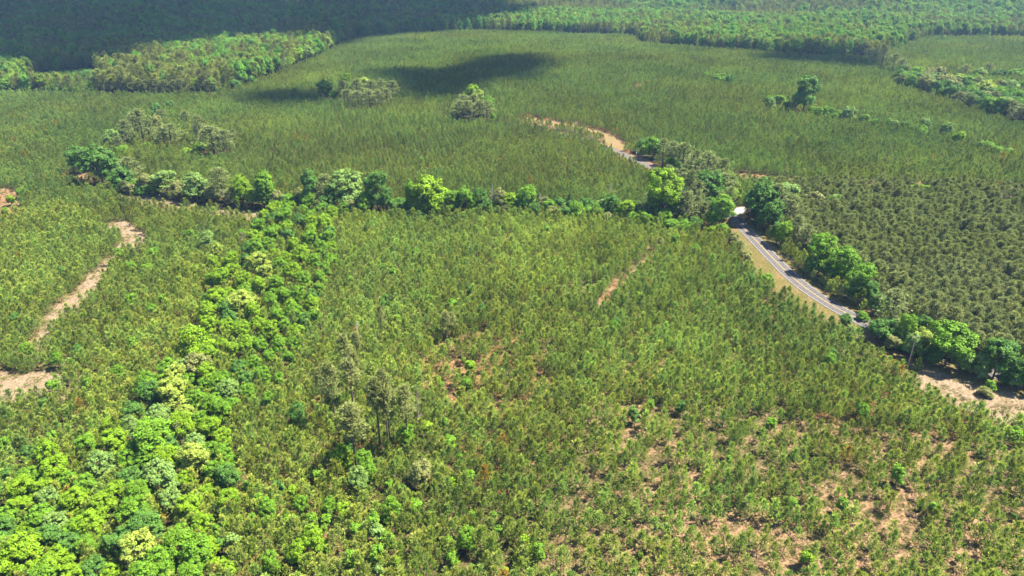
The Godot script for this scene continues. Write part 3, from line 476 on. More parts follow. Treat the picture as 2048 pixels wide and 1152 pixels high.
func thing(called: String, at: Vector3, label: String, category: String, group := "") -> Node3D:
	var o := Node3D.new()
	o.name = numbered(called)
	o.position = at
	o.set_meta("label", label)
	o.set_meta("category", category)
	if group:
		o.set_meta("group", group)
	add_child(o)
	return o


func part(parent: Node, called: String, mesh: Mesh, mat: Material) -> MeshInstance3D:
	var o := MeshInstance3D.new()
	o.name = called
	o.mesh = mesh
	if mat:
		o.material_override = mat
	parent.add_child(o, true)
	return o


func lin(r: float, g: float, b: float) -> Color:
	return Color(r, g, b).linear_to_srgb()


func plain(c: Color, rough := 0.9) -> StandardMaterial3D:
	var m := StandardMaterial3D.new()
	m.albedo_color = c
	m.roughness = rough
	m.metallic_specular = 0.3
	return m


func leaf(c: Color, pass_on: float, rough := 0.55) -> StandardMaterial3D:
	var m := plain(c, rough)
	m.vertex_color_use_as_albedo = true
	m.metallic_specular = 0.2
	m.backlight_enabled = true
	m.backlight = Color(pass_on * 0.92, pass_on, pass_on * 0.55).linear_to_srgb()
	m.cull_mode = BaseMaterial3D.CULL_DISABLED
	return m


func grain(size: int, freq: float, lo: float, hi: float, seed_: int) -> NoiseTexture2D:
	var t := NoiseTexture2D.new()
	var n := FastNoiseLite.new()
	n.seed = seed_
	n.frequency = freq
	n.fractal_octaves = 5
	t.width = size
	t.height = size
	t.seamless = true
	t.noise = n
	var g := Gradient.new()
	g.set_color(0, Color(lo, lo, lo))
	g.set_color(1, Color(hi, hi, hi))
	t.color_ramp = g
	return t


func ordinal(n: int) -> String:
	var e := "th"
	if n % 100 < 11 or n % 100 > 13:
		e = ["th", "st", "nd", "rd", "th", "th", "th", "th", "th", "th"][n % 10]
	return str(n) + e


# ---------------------------------------------------------------- setting

func paint_mask() -> void:
	mask.resize(MW * MH)
	for t in TRACKS:
		for p in along(t[0], 1.0):
			var r: float = t[1] * (1.0 + 0.55 * fine.get_noise_2d(p.x * 0.7, p.y * 0.7))
			stamp(p.x, p.y, maxf(0.8, r), t[2].unicode_at(0))
	var line := along(ROAD, 1.5)
	for i in line.size():
		var p: Vector2 = line[i]
		var q: Vector2 = line[mini(i + 1, line.size() - 1)]
		var before: Vector2 = line[maxi(0, i - 1)]
		var side: Vector2 = (q - before).normalized().orthogonal()
		var hidden := p.x < ROAD[6][0] - 2.0
		var near := 0.0 if hidden else 5.5 if p.y < -330.0 else 9.5            # the mown verge on the near side
		for k in range(-3, int(near) + (3 if near > 0.0 else 0)):
			var w: Vector2 = p + side * float(k) * (1.0 if side.y > 0 else -1.0)
			stamp(w.x, w.y, 2.2, "m".unicode_at(0) if p.y > -330.0 else "c".unicode_at(0))
		stamp(p.x, p.y, 3.4 if hidden else 6.2, "m".unicode_at(0) if p.y > -330.0 else "c".unicode_at(0))
	for p in along(SPUR, 1.0):
		stamp(p.x, p.y, 3.4, "v".unicode_at(0))
	for t in TRACKS:
		if t[2] == "s" and t[0][0][0] > 90.0:
			for p in along(t[0], 1.0):
				stamp(p.x, p.y, t[1] * (1.0 + 0.5 * fine.get_noise_2d(p.x, p.y)), "s".unicode_at(0))
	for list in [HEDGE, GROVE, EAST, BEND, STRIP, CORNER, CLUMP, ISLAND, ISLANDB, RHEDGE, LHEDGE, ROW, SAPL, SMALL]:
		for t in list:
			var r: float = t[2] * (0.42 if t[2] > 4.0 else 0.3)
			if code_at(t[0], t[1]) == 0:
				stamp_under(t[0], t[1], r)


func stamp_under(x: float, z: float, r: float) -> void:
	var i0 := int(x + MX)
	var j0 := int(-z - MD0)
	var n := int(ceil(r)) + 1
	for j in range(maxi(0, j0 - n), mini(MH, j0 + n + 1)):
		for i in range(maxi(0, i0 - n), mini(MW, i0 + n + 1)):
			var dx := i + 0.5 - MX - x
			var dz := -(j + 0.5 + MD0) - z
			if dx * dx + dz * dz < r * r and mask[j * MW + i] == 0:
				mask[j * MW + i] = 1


func soil_at(x: float, z: float) -> Color:                # linear base colour of the ground
	var n := noise.get_noise_2d(x, z)
	var f := fine.get_noise_2d(x, z)
	var g := fine.get_noise_2d(x * 2.3 + 400.0, z * 2.3)
	var code := code_at(x + f * 1.6, z + g * 1.6)
	var straw := Color(0.36, 0.30, 0.16)
	var clay := Color(0.52, 0.25, 0.12)
	var weed := Color(0.11, 0.14, 0.035)
	var c := straw.lerp(clay, clampf(0.35 + n * 1.1 + g * 0.5, 0, 1)).lerp(weed, clampf(0.30 - f * 0.9, 0, 0.8))
	match code:
		115: c = Color(0.60, 0.48, 0.36).lerp(straw, clampf(0.15 + f * 0.9, 0, 0.8)).lerp(Color(0.25, 0.25, 0.10), clampf(g * 1.2 - 0.1, 0, 0.7))
		119: c = Color(0.44, 0.38, 0.17).lerp(Color(0.58, 0.38, 0.24), clampf(0.3 + f * 1.4, 0, 1))
		114: c = Color(0.56, 0.29, 0.16).lerp(Color(0.58, 0.42, 0.28), clampf(0.3 + f * 1.4, 0, 1))
		118: c = Color(0.72, 0.69, 0.64)
		109: c = Color(0.30, 0.28, 0.085).lerp(Color(0.44, 0.34, 0.17), clampf(0.25 + f * 1.2, 0, 1))
		99: c = Color(0.52, 0.28, 0.15).lerp(Color(0.36, 0.31, 0.12), clampf(0.35 + f * 1.3, 0, 1))
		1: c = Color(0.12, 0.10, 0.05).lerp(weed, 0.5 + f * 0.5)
		0:
			var p := Vector2(x, z)
			if z > -330.0 and Geometry2D.is_point_in_polygon(p, soil_poly):
				c = c.lerp(Color(0.60, 0.42, 0.27), clampf(0.6 + n * 0.8 + f * 0.6, 0, 0.95))
			elif z > -330.0 and Geometry2D.is_point_in_polygon(p, clay_poly):
				c = c.lerp(Color(0.62, 0.37, 0.20), 0.75)
			elif z > -420.0 and Geometry2D.is_point_in_polygon(p, stand_poly):
				c = Color(0.20, 0.12, 0.07).lerp(weed, 0.3 + f * 0.4)
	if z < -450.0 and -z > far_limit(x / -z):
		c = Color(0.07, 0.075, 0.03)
	return Color(c.r * 0.42, c.g * 0.385, c.b * 0.34)


func spaced(parts: Array) -> PackedFloat64Array:         # [from, to, first step, last step]
	var r := PackedFloat64Array()
	for a in parts:
		var v: float = a[0]
		while v < a[1] - 0.01:
			r.append(v)
			v += lerpf(a[2], a[3], (v - a[0]) / (a[1] - a[0]))
	r.append(parts[-1][1])
	return r


func build_ground() -> void:
	var ds := spaced([[-200, 90, 20, 12], [90, 420, 1.25, 1.5], [420, 1100, 1.8, 6.0], [1100, 6000, 8.0, 160.0]])
	var half := spaced([[0, 210, 1.3, 1.4], [210, 600, 1.8, 6.0], [600, 5000, 12.0, 260.0]])
	var xs := PackedFloat64Array()
	for i in range(half.size() - 1, 0, -1):
		xs.append(-half[i])
	xs.append_array(half)
	var v := PackedVector3Array()
	var nn := PackedVector3Array()
	var k := PackedColorArray()
	var idx := PackedInt32Array()
	for j in ds.size():
		for i in xs.size():
			var x := xs[i]
			var z := -ds[j]
			var y := ground(x, z)
			v.append(Vector3(x, y, z))
			nn.append(Vector3(y - ground(x + 1.0, z), 1.0, y - ground(x, z + 1.0)).normalized())
			if ds[j] < 88.0 or absf(x) > 0.72 * ds[j] + 80.0:
				k.append(Color(0.12, 0.10, 0.055))
			else:
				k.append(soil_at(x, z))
	var w := xs.size()
	for j in ds.size() - 1:
		for i in w - 1:
			var a := j * w + i
			idx.append_array([a, a + w, a + 1, a + 1, a + w, a + w + 1])
	var arr := []
	arr.resize(Mesh.ARRAY_MAX)
	arr[Mesh.ARRAY_VERTEX] = v
	arr[Mesh.ARRAY_NORMAL] = nn
	arr[Mesh.ARRAY_COLOR] = k
	arr[Mesh.ARRAY_INDEX] = idx
	var m := ArrayMesh.new()
	m.add_surface_from_arrays(Mesh.PRIMITIVE_TRIANGLES, arr)
	var mat := plain(Color.WHITE, 1.0)
	mat.vertex_color_use_as_albedo = true
	mat.albedo_texture = grain(512, 0.02, 0.55, 1.0, 3)
	mat.uv1_triplanar = true
	mat.uv1_world_triplanar = true
	mat.uv1_scale = Vector3.ONE * 0.11
	var o := part(self, "ground", m, mat)
	o.set_meta("kind", "structure")


func ribbon(line: Array, off: float, half: float, lift: float, mat: Material, wander := 0.0) -> ArrayMesh:
	var v := PackedVector3Array()
	var nn := PackedVector3Array()
	var idx := PackedInt32Array()
	var n := line.size()
	for i in n:
		var d: Vector2 = (line[mini(i + 1, n - 1)] - line[maxi(i - 1, 0)]).normalized()
		var side := Vector2(-d.y, d.x)
		for s in [-1.0, 1.0]:
			var e: float = off + s * (half + wander * fine.get_noise_2d(i * 3.1, s * 50.0))
			var p: Vector2 = line[i] + side * e
			var q: Vector2 = line[i]
			v.append(Vector3(p.x, ground(q.x, q.y) + lift - 0.012 * absf(e), p.y))
			nn.append(Vector3.UP)
		if i < n - 1:
			var a := i * 2
			idx.append_array([a, a + 2, a + 1, a + 1, a + 2, a + 3])
	var arr := []
	arr.resize(Mesh.ARRAY_MAX)
	arr[Mesh.ARRAY_VERTEX] = v
	arr[Mesh.ARRAY_NORMAL] = nn
	arr[Mesh.ARRAY_INDEX] = idx
	var m := ArrayMesh.new()
	m.add_surface_from_arrays(Mesh.PRIMITIVE_TRIANGLES, arr)
	m.surface_set_material(0, mat)
	return m


func build_road() -> void:
	var line := along(ROAD, 2.0)
	var asphalt := plain(lin(0.108, 0.10, 0.102), 0.85)
	asphalt.albedo_texture = grain(512, 0.012, 0.55, 1.0, 21)
	asphalt.uv1_triplanar = true
	asphalt.uv1_world_triplanar = true
	asphalt.uv1_scale = Vector3.ONE * 0.13
	var road := part(self, "road", ribbon(line, 0, 3.15, 0.16, asphalt, 0.12), null)
	road.set_meta("kind", "structure")
	var white := plain(lin(0.23, 0.225, 0.218), 0.7)
	var yellow := plain(lin(0.30, 0.23, 0.09), 0.7)
	part(road, "edge_line", ribbon(line, -2.8, 0.085, 0.206, white), null)
	part(road, "edge_line", ribbon(line, 2.8, 0.085, 0.206, white), null)
	part(road, "centre_line", ribbon(line, -0.14, 0.06, 0.170, yellow), null)
	part(road, "centre_line", ribbon(line, 0.14, 0.06, 0.170, yellow), null)
	var gravel := plain(lin(0.36, 0.34, 0.31), 1.0)
	gravel.albedo_texture = grain(256, 0.05, 0.75, 1.0, 31)
	gravel.uv1_triplanar = true
	gravel.uv1_world_triplanar = true
	gravel.uv1_scale = Vector3.ONE * 0.3
	var spur := part(self, "gravel_track", ribbon(along(SPUR, 1.5), 0, 2.6, 0.10, gravel, 0.8), null)
	spur.set_meta("kind", "structure")


func build_clouds() -> void:
	var white := plain(lin(0.9, 0.9, 0.92), 1.0)
	var ball := SphereMesh.new()
	ball.radial_segments = 14
	ball.rings = 7
	ball.radius = 1.0
	ball.height = 2.0
	for one in [[SHADE_A, 30.0], [SHADE_B, 13.0], [SHADE_C, 9.0], [SHADE_D, 9.0]]:
		var o := outline(one[0])
		var lo := o[0]
		var hi := o[0]
		for p in o:
			lo = lo.min(p)
			hi = hi.max(p)
		var st := SurfaceTool.new()
		st.begin(Mesh.PRIMITIVE_TRIANGLES)
		var r: float = one[1]
		var base := 3200.0
		var mid := (lo + hi) / 2.0
		var x := lo.x
		while x < hi.x:
			var z := lo.y
			while z < hi.y:
				var p := Vector2(x + rng.randf_range(-0.5, 0.5) * r, z + rng.randf_range(-0.5, 0.5) * r)
				var on := Geometry2D.is_point_in_polygon(p, o)
				if (on and rng.randf() < 0.9) or (not on and r < 20.0 and rng.randf() < 0.10 and Geometry2D.is_point_in_polygon(p.lerp(mid, 0.15), o)):
					var s := r * rng.randf_range(0.5, 1.3)
					st.append_from(ball, 0, Transform3D(Basis.from_scale(Vector3(s, s * rng.randf_range(0.45, 0.8), s)).rotated(Vector3.UP, rng.randf() * TAU), Vector3(p.x - mid.x, rng.randf_range(0, r * 0.7), p.y - mid.y)))
				z += r * 0.8
			x += r * 0.8
		var c := part(self, numbered("cloud"), st.commit(), white)
		c.position = Vector3(mid.x, 0, mid.y) + TO_SUN * (base / TO_SUN.y)
		c.set_meta("kind", "structure")


# ---------------------------------------------------------------- kinds of tree

func make_materials() -> void:
	mats.bark = plain(lin(0.11, 0.085, 0.065))
	mats.pine_bark = plain(lin(0.085, 0.062, 0.05))
	mats.dead = plain(lin(0.30, 0.28, 0.26))
	mats.dead_brown = plain(lin(0.20, 0.16, 0.14))
	# leaf colours as they grow: yellow-green, fresh green, deep green, silvery, pale, olive
	mats.y = leaf(lin(0.215, 0.375, 0.022), 0.7)
	mats.g = leaf(lin(0.160, 0.325, 0.028), 0.7)
	mats.d = leaf(lin(0.100, 0.225, 0.042), 0.6)
	mats.b = leaf(lin(0.200, 0.330, 0.085), 0.6)
	mats.p = leaf(lin(0.310, 0.410, 0.075), 0.65)
	mats.o = leaf(lin(0.240, 0.265, 0.090), 0.5)
	mats.P = leaf(lin(0.220, 0.280, 0.100), 0.45)
	mats.T = leaf(lin(0.280, 0.325, 0.115), 0.5)
	mats.stand = [leaf(lin(0.235, 0.29, 0.10), 0.5), leaf(lin(0.265, 0.31, 0.098), 0.5), leaf(lin(0.205, 0.265, 0.092), 0.5)]
	mats.C = leaf(lin(0.045, 0.085, 0.036), 0.2)
	mats.pine = [leaf(lin(0.315, 0.395, 0.068), 0.7), leaf(lin(0.36, 0.41, 0.080), 0.7), leaf(lin(0.275, 0.365, 0.068), 0.7), leaf(lin(0.38, 0.44, 0.11), 0.7)]
	mats.pine_many = leaf(lin(0.415, 0.50, 0.108), 0.7)
	mats.wood_many = leaf(lin(0.36, 0.42, 0.10), 0.7)


func tuft(p: Vector3, d: Vector3, n: int, length: float, wide: float, spread: float, k: Color) -> void:
	for i in n:
		var e := (d + rand_dir() * spread).normalized()
		var side := e.cross(Vector3.UP + rand_dir() * 0.55).normalized() * wide * 0.5
		var v := rng.randf_range(0.72, 1.0)
		tri(p - side, p + side, p + e * length * rng.randf_range(0.75, 1.15), Color(k.r * v, k.g * v, k.b * v))


func young_pine(seed_: int, many: Material) -> Dictionary:
	rng.seed = seed_
	var h := 5.6
	begin()
	var lean := Vector3(rng.randf_range(-0.2, 0.2), 0, rng.randf_range(-0.2, 0.2))
	var whorls := 9
	for w in whorls:
		var t := w / float(whorls - 1)
		var at := Vector3(0, lerpf(0.7, h - 0.7, pow(t, 0.95)), 0) + lean * t
		var reach := lerpf(1.68, 0.42, pow(t, 1.3))
		var n := rng.randi_range(4, 6)
		var a0 := rng.randf() * TAU
		for b in n:
			var a := a0 + TAU * b / n + rng.randf_range(-0.4, 0.4)
			var e := deg_to_rad(lerpf(14, 58, t) + rng.randf_range(-14, 14))
			var d := Vector3(cos(a) * cos(e), sin(e), sin(a) * cos(e))
			var l := reach * rng.randf_range(0.5, 1.25)
			for s in [0.52, 0.8, 1.0]:
				var p: Vector3 = at + d * l * s + Vector3.UP * 0.28 * l * s * s
				var tip: bool = s > 0.95
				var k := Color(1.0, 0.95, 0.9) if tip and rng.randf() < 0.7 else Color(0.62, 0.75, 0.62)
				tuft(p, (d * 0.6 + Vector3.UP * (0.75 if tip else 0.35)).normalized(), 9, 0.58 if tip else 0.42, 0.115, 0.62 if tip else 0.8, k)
	for i in 4:
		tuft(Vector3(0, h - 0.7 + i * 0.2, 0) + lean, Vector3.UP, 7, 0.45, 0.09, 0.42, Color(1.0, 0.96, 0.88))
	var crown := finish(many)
	var cv := vs
	var cc := cs
	begin()
	tube(Vector3.ZERO, Vector3(0, 2.6, 0) + lean * 0.4, 0.085, 0.055, Color.WHITE, 5)
	tube(Vector3(0, 2.6, 0) + lean * 0.4, Vector3(0, h - 0.3, 0) + lean, 0.055, 0.012, Color.WHITE, 4)
	var trunk := finish(mats.pine_bark)
	var both := ArrayMesh.new()
	surface(both, mats.pine_bark)
	vs = cv
	cs = cc
	surface(both, many)
	return {"crown": crown, "trunk": trunk, "both": both, "w": 3.0, "h": h}


func old_pine(seed_: int, h: float, from: float, width: float, branches: int, many: Material, full := 6) -> Dictionary:
	rng.seed = seed_
	begin()
	var bend := Vector3(rng.randf_range(-0.35, 0.35), 0, rng.randf_range(-0.35, 0.35))
	var limbs := []
	for b in branches:
		var t := pow(b / float(branches - 1), 0.85)
		var at := Vector3(0, lerpf(h * from, h * 0.965, t), 0) + bend * t
		var a := b * 2.4 + rng.randf_range(-0.5, 0.5)
		var e := deg_to_rad(lerpf(-4, 46, t) + rng.randf_range(-12, 12))
		var d := Vector3(cos(a) * cos(e), sin(e), sin(a) * cos(e))
		var l := width * 0.5 * (sin(PI * lerpf(0.30, 0.97, t)) * 0.85 + 0.15) * rng.randf_range(0.62, 1.12)
		limbs.append([at, at + d * l])
		for s in [0.6, 1.0]:
			var p: Vector3 = at + d * l * s + rand_dir() * 0.2 + Vector3.UP * 0.12 * s
			var v := rng.randf_range(0.66, 1.0)
			for q in full:
				var o := rand_dir()
				tuft(p + o * Vector3(0.5, 0.32, 0.5), (o + d * 0.3 + Vector3.UP * 0.4).normalized(), 8, 0.40, 0.15, 0.8, Color(v, v * 0.98, v * 0.9))
	for i in 6:
		tuft(Vector3(0, h * 0.96 + i * 0.07, 0) + bend + rand_dir() * 0.2, Vector3.UP, 8, 0.45, 0.1, 0.8, Color(0.95, 0.95, 0.85))
	var crown := finish(many)
	var cv := vs
	var cc := cs
	begin()
	tube(Vector3.ZERO, Vector3(0, h * 0.5, 0) + bend * 0.3, h * 0.0155, h * 0.012, Color.WHITE, 7)
	tube(Vector3(0, h * 0.5, 0) + bend * 0.3, Vector3(0, h * 0.97, 0) + bend, h * 0.012, 0.03, Color.WHITE, 5)
	for l in limbs:
		tube(l[0], l[1], 0.04, 0.012, Color.WHITE, 3)
	var trunk := finish(mats.pine_bark)
	var both := ArrayMesh.new()
	surface(both, mats.pine_bark)
	vs = cv
	cs = cc
	surface(both, many)
	return {"crown": crown, "trunk": trunk, "both": both, "w": width, "h": h}


func broadleaf(seed_: int, form: String, many: Material) -> Dictionary:
	rng.seed = seed_
	var w := 7.0
	var h := 9.0
	var low := 0.12
	if form == "tall":
		w = 4.6
		h = 9.5
		low = 0.08
	elif form == "sapling":
		w = 2.8
		h = 4.6
		low = 0.06
	elif form == "bush":
		w = 6.0
		h = 4.6
		low = 0.06
	# lobes of the crown: [middle, radii]
	var lobes := []
	var cy := h * (low + 1.0) * 0.5
	var ry := h * (1.0 - low) * 0.5
	lobes.append([Vector3(0, cy + ry * 0.12, 0), Vector3(w * 0.33, ry * 0.86, w * 0.33), 1.6])
	var n := rng.randi_range(7, 10)
	for i in n:
		var a := TAU * i / n + rng.randf_range(-0.4, 0.4)
		var up := rng.randf_range(-0.6, 0.72)
		var out := w * rng.randf_range(0.2, 0.28) * (1.0 - 0.35 * maxf(0.0, up))
		var r := w * rng.randf_range(0.14, 0.24)
		lobes.append([Vector3(cos(a) * out, cy + up * ry, sin(a) * out), Vector3(r, r * rng.randf_range(0.75, 1.05), r), 0.62])
	begin()
	var clumps := 0
	var small := form == "sapling"
	var many_clumps := 50 if small else 150 if form != "bush" else 110
	while clumps < many_clumps:
		var lb: Array = lobes[0] if rng.randf() < 0.3 else lobes[rng.randi_range(1, lobes.size() - 1)]
		var d := rand_dir()
		if d.y < -0.75:
			continue
		var c: Vector3 = lb[0] + d * lb[1] * rng.randf_range(0.72, 1.02)
		var inside := false
		for o in lobes:
			if o != lb and ((c - o[0]) / (o[1] * 0.72)).length() < 1.0:
				inside = true
		if inside and rng.randf() < 0.85:
			continue
		clumps += 1
		var r := rng.randf_range(0.26, 0.5) if small else rng.randf_range(0.42, 0.78)
		var tone := rng.randf_range(0.55, 0.95)
		var warm := rng.randf_range(-0.05, 0.05)
		for i in (30 if small else 54):
			var q := rand_dir()
			q.y = q.y * 0.7 + 0.12
			var p := c + q * r * rng.randf_range(0.55, 1.0)
			var nrm := (q * 0.6 + d * 0.35 + Vector3.UP * 0.45 + rand_dir() * 0.65).normalized()
			var u := nrm.cross(rand_dir()).normalized()
			var v := nrm.cross(u)
			var s := rng.randf_range(0.10, 0.17)
			var f := tone * rng.randf_range(0.85, 1.05)
			var k := Color(f * (1.0 + warm), f, f * (0.9 - warm))
			if rng.randf() < 0.03:
				k = Color(minf(1.0, f * 1.4), f * 0.85, f * 0.8)
			tri(p - u * s * 1.25, p + v * s * 0.8, p + u * s * 1.25, k)
			tri(p - u * s * 1.25, p + u * s * 1.25, p - v * s * 0.8, k)
	var crown := finish(many)
	var cv := vs
	var cc := cs
	begin()
	var fork := Vector3(0, h * 0.2, 0)
	var girth := h * 0.017
	tube(Vector3.ZERO, fork, girth * 1.2, girth, Color.WHITE, 7)
	for i in lobes.size():
		var m: Vector3 = lobes[i][0]
		var k: Vector3 = fork.lerp(m, 0.5) + Vector3(0, -0.12 * h * 0.3, 0)
		tube(fork, k, girth * 0.7, girth * 0.45, Color.WHITE, 5)
		tube(k, m + Vector3(0, lobes[i][1].y * 0.4, 0), girth * 0.45, girth * 0.12, Color.WHITE, 4)
	var trunk := finish(mats.bark)
	var both := ArrayMesh.new()
	surface(both, mats.bark)
	vs = cv
	cs = cc
	surface(both, many)
	return {"crown": crown, "trunk": trunk, "both": both, "w": w, "h": h, "form": form}


func dead_tree(seed_: int) -> Dictionary:
	rng.seed = seed_
	var h := 8.0
	begin()
	var top := Vector3(rng.randf_range(-0.4, 0.4), h, rng.randf_range(-0.4, 0.4))
	tube(Vector3.ZERO, top * 0.55, 0.14, 0.09, Color.WHITE, 7)
	tube(top * 0.55, top, 0.09, 0.02, Color.WHITE, 5)
	var trunk := finish()
	begin()
	for i in 34:
		var t := rng.randf_range(0.32, 0.98)
		var a := rng.randf() * TAU
		var d := Vector3(cos(a), rng.randf_range(0.1, 0.8), sin(a)).normalized()
		var l := lerpf(1.5, 0.5, t) * rng.randf_range(0.6, 1.1)
		var p := top * t
		tube(p, p + d * l, 0.035, 0.014, Color.WHITE, 4)
		for j in 4:
			var s := rng.randf_range(0.3, 1.0)
			tube(p + d * l * s, p + d * l * s + (d + rand_dir() * 0.9).normalized() * l * 0.45, 0.02, 0.008, Color.WHITE, 3)
	return {"trunk": trunk, "branches": finish(), "w": 2.6, "h": h}


func make_tree_kinds() -> void:
	for i in 7:
		pines.append(young_pine(100 + i, mats.pine_many))
	for i in 4:
		old_pines.append(old_pine(200 + i, 12.0, 0.34, 4.6, 42, mats.pine_many))
	for i in 3:
		tall_pines.append(old_pine(300 + i, 15.0, 0.56, 4.4, 40, mats.pine_many, 12))
	for f in ["round", "round", "round", "round", "round", "tall", "tall", "tall", "bush", "bush", "bush", "sapling", "sapling", "sapling"]:
		broad.append(broadleaf(400 + broad.size(), f, mats.wood_many))
	for i in 3:
		dead.append(dead_tree(500 + i))
	# an evergreen cedar: a dense narrow cone
	rng.seed = 600
	begin()
	for i in 330:
		var t := rng.randf()
		var a := rng.randf() * TAU
		var r := lerpf(1.15, 0.1, t) * sqrt(rng.randf_range(0.5, 1.0))
		var d := Vector3(cos(a), 0, sin(a))
		tuft(Vector3(0, lerpf(0.3, 5.8, t), 0) + d * r, (d + Vector3.UP * 0.9).normalized(), 7, 0.36, 0.12, 0.7, Color(0.85, 0.85, 0.85))
	cedar.crown = finish()
	begin()
	tube(Vector3.ZERO, Vector3(0, 5.6, 0), 0.11, 0.02, Color.WHITE, 6)
	cedar.trunk = finish()
	cedar.w = 2.5
	cedar.h = 6.0
	rng.seed = 12


# ---------------------------------------------------------------- trees one by one

const LOOKS := {"y": "yellow-green broadleaf", "g": "fresh green broadleaf", "d": "deep green broadleaf", "b": "silvery green broadleaf", "p": "creamy green broadleaf", "o": "dull olive broadleaf", "P": "grey-green pine", "T": "tall bare-stemmed pine", "S": "grey dead", "C": "dark narrow cedar", "Y": "young pine"}
const NAMES := {"P": "mature_pine", "T": "tall_pine", "S": "dead_tree", "C": "cedar_tree", "Y": "young_pine"}


func plant(t: Array, label: String, group: String, bushes := false, leafy := "broadleaf_tree") -> void:
	var c: String = t[4]
	var kind: Dictionary
	var ratio: float = t[3] / t[2]
	var called: String = NAMES.get(c, leafy)
	var category := "tree"
	match c:
		"P": kind = old_pines[rng.randi() % old_pines.size()]
		"T": kind = tall_pines[rng.randi() % tall_pines.size()]
		"S": kind = dead[rng.randi() % dead.size()]
		"C": kind = cedar
		"Y": kind = pines[rng.randi() % pines.size()]
		_:
			kind = broad[5 + rng.randi() % 3] if ratio > 1.75 else broad[8 + rng.randi() % 3] if ratio < 0.9 else broad[rng.randi() % 5]
			if t[2] < 4.2 and ratio > 0.8:
				kind = broad[11 + rng.randi() % 3]
			if t[3] < 4.6:
				called = "broadleaf_shrub"
				category = "shrub"
	if bushes:
		called = "broadleaf_sapling"
		category = "sapling"
	var o := thing(called, Vector3(t[0], ground(t[0], t[1]), t[1]), label, category, group)
	o.rotation.y = rng.randf() * TAU
	var sx: float = t[2] / kind.w
	o.scale = Vector3(sx, t[3] / kind.h, sx)
	if c == "S":
		var m: Material = mats.dead if rng.randf() < 0.65 else mats.dead_brown
		part(o, "trunk", kind.trunk, m)
		part(o, "branches", kind.branches, m)
		return
	part(o, "trunk", kind.trunk, mats.pine_bark if c in "PTCY" else mats.bark)
	part(o, "crown", kind.crown, mats.pine[0] if c == "Y" else mats[c])


func plant_zone(list: Array, where: String, group: String, leafy := "broadleaf_tree", bushes := false) -> void:
	var order := range(list.size())
	order.sort_custom(func(a, b): return list[a][0] / -list[a][1] < list[b][0] / -list[b][1])
	var total := {}
	for t in list:
		total[t[4]] = total.get(t[4], 0) + 1
	var count := {}
	for i in order:
		var t: Array = list[i]
		var c: String = t[4]
		count[c] = count.get(c, 0) + 1
		var noun: String = LOOKS[c] + (" saplings" if bushes else " trees" if not c in "PTCY" else "s")
		var one: String = LOOKS[c] + (" sapling" if bushes else " tree" if not c in "PTCY" else "")
		var label := ("only %s %s" % [one, where]) if total[c] == 1 else ("%s from left of the %s %s" % [ordinal(count[c]), noun, where])
		plant(t, label, group, bushes, leafy)


func plant_all() -> void:
	plant_zone(CORNER, "in the bottom left corner wood", "trees of the bottom left wood", "woodland_tree")
	plant_zone(STRIP, "in the leafy strip left of centre", "trees of the leafy strip", "woodland_tree")
	plant_zone(SAPL, "among young pines at bottom centre", "broadleaf trees among the near pines")
	plant_zone(HEDGE + HEDGE_X, "in the hedgerow across the middle", "trees of the middle hedgerow", "hedgerow_tree")
	plant_zone(GROVE, "in the grove at the road bend", "trees of the roadside grove", "roadside_tree")
	plant_zone(EAST, "right of the road", "trees right of the road", "roadside_tree")
	plant_zone(BEND, "by the sandy verge at right edge", "trees by the sandy verge", "roadside_tree")
	plant_zone(TALL, "standing above the young pines", "tall pines in the near plantation")
	plant_zone(SNAGS, "standing above young trees", "dead trees")
	plant_zone(CLUMP, "in the old clump at left", "trees of the left clump")
	plant_zone(ISLAND, "in the wider far tree island", "trees of the wider island")
	plant_zone(ISLANDB, "in the small round tree island", "trees of the small island")
	plant_zone(ROW, "in the right plantation's broken row", "trees of the broken row")
	plant_zone(RHEDGE, "in the diagonal hedge near right edge", "trees of the right diagonal hedge", "hedgerow_tree")
	plant_zone(LHEDGE, "fringing the upper left wood", "trees at the edge of the upper left wood", "hedgerow_tree")
	plant_zone(SMALL, "scattered in the plantations", "saplings scattered in the plantations", "broadleaf_tree", true)
	plant(LONE[0], "lone young pine on the sandy verge beside the power pole", "")


# ---------------------------------------------------------------- plantations and woods

func copies(called: String, mesh: Mesh, places: Array, tints: PackedColorArray) -> MultiMeshInstance3D:
	var mm := MultiMesh.new()
	mm.transform_format = MultiMesh.TRANSFORM_3D
	mm.use_colors = true
	mm.mesh = mesh
	mm.instance_count = places.size()
	for i in places.size():
		mm.set_instance_transform(i, places[i])
		mm.set_instance_color(i, tints[i])
	var o := MultiMeshInstance3D.new()
	o.name = called
	o.multimesh = mm
	return o


func stuff(called: String, label: String, category: String, kinds: Array, places: Array, tints: Array) -> void:
	var root := Node3D.new()
	root.name = called
	root.set_meta("kind", "stuff")
	root.set_meta("label", label)
	root.set_meta("category", category)
	add_child(root)
	for i in kinds.size():
		if places[i].size():
			var o := copies(called.trim_suffix("s") + "_mass", kinds[i], places[i], tints[i])
			o.set_meta("kind", "stuff")
			root.add_child(o, true)


func put(x: float, z: float, sx: float, sy: float) -> Transform3D:
	var b := Basis(Vector3.UP, rng.randf() * TAU).scaled_local(Vector3(sx, sy, sx))
	b = Basis(Vector3(rng.randf_range(-1, 1), 0, rng.randf_range(-1, 1)).normalized(), rng.randf_range(0, 0.06)) * b
	return Transform3D(b, Vector3(x, ground(x, z), z))


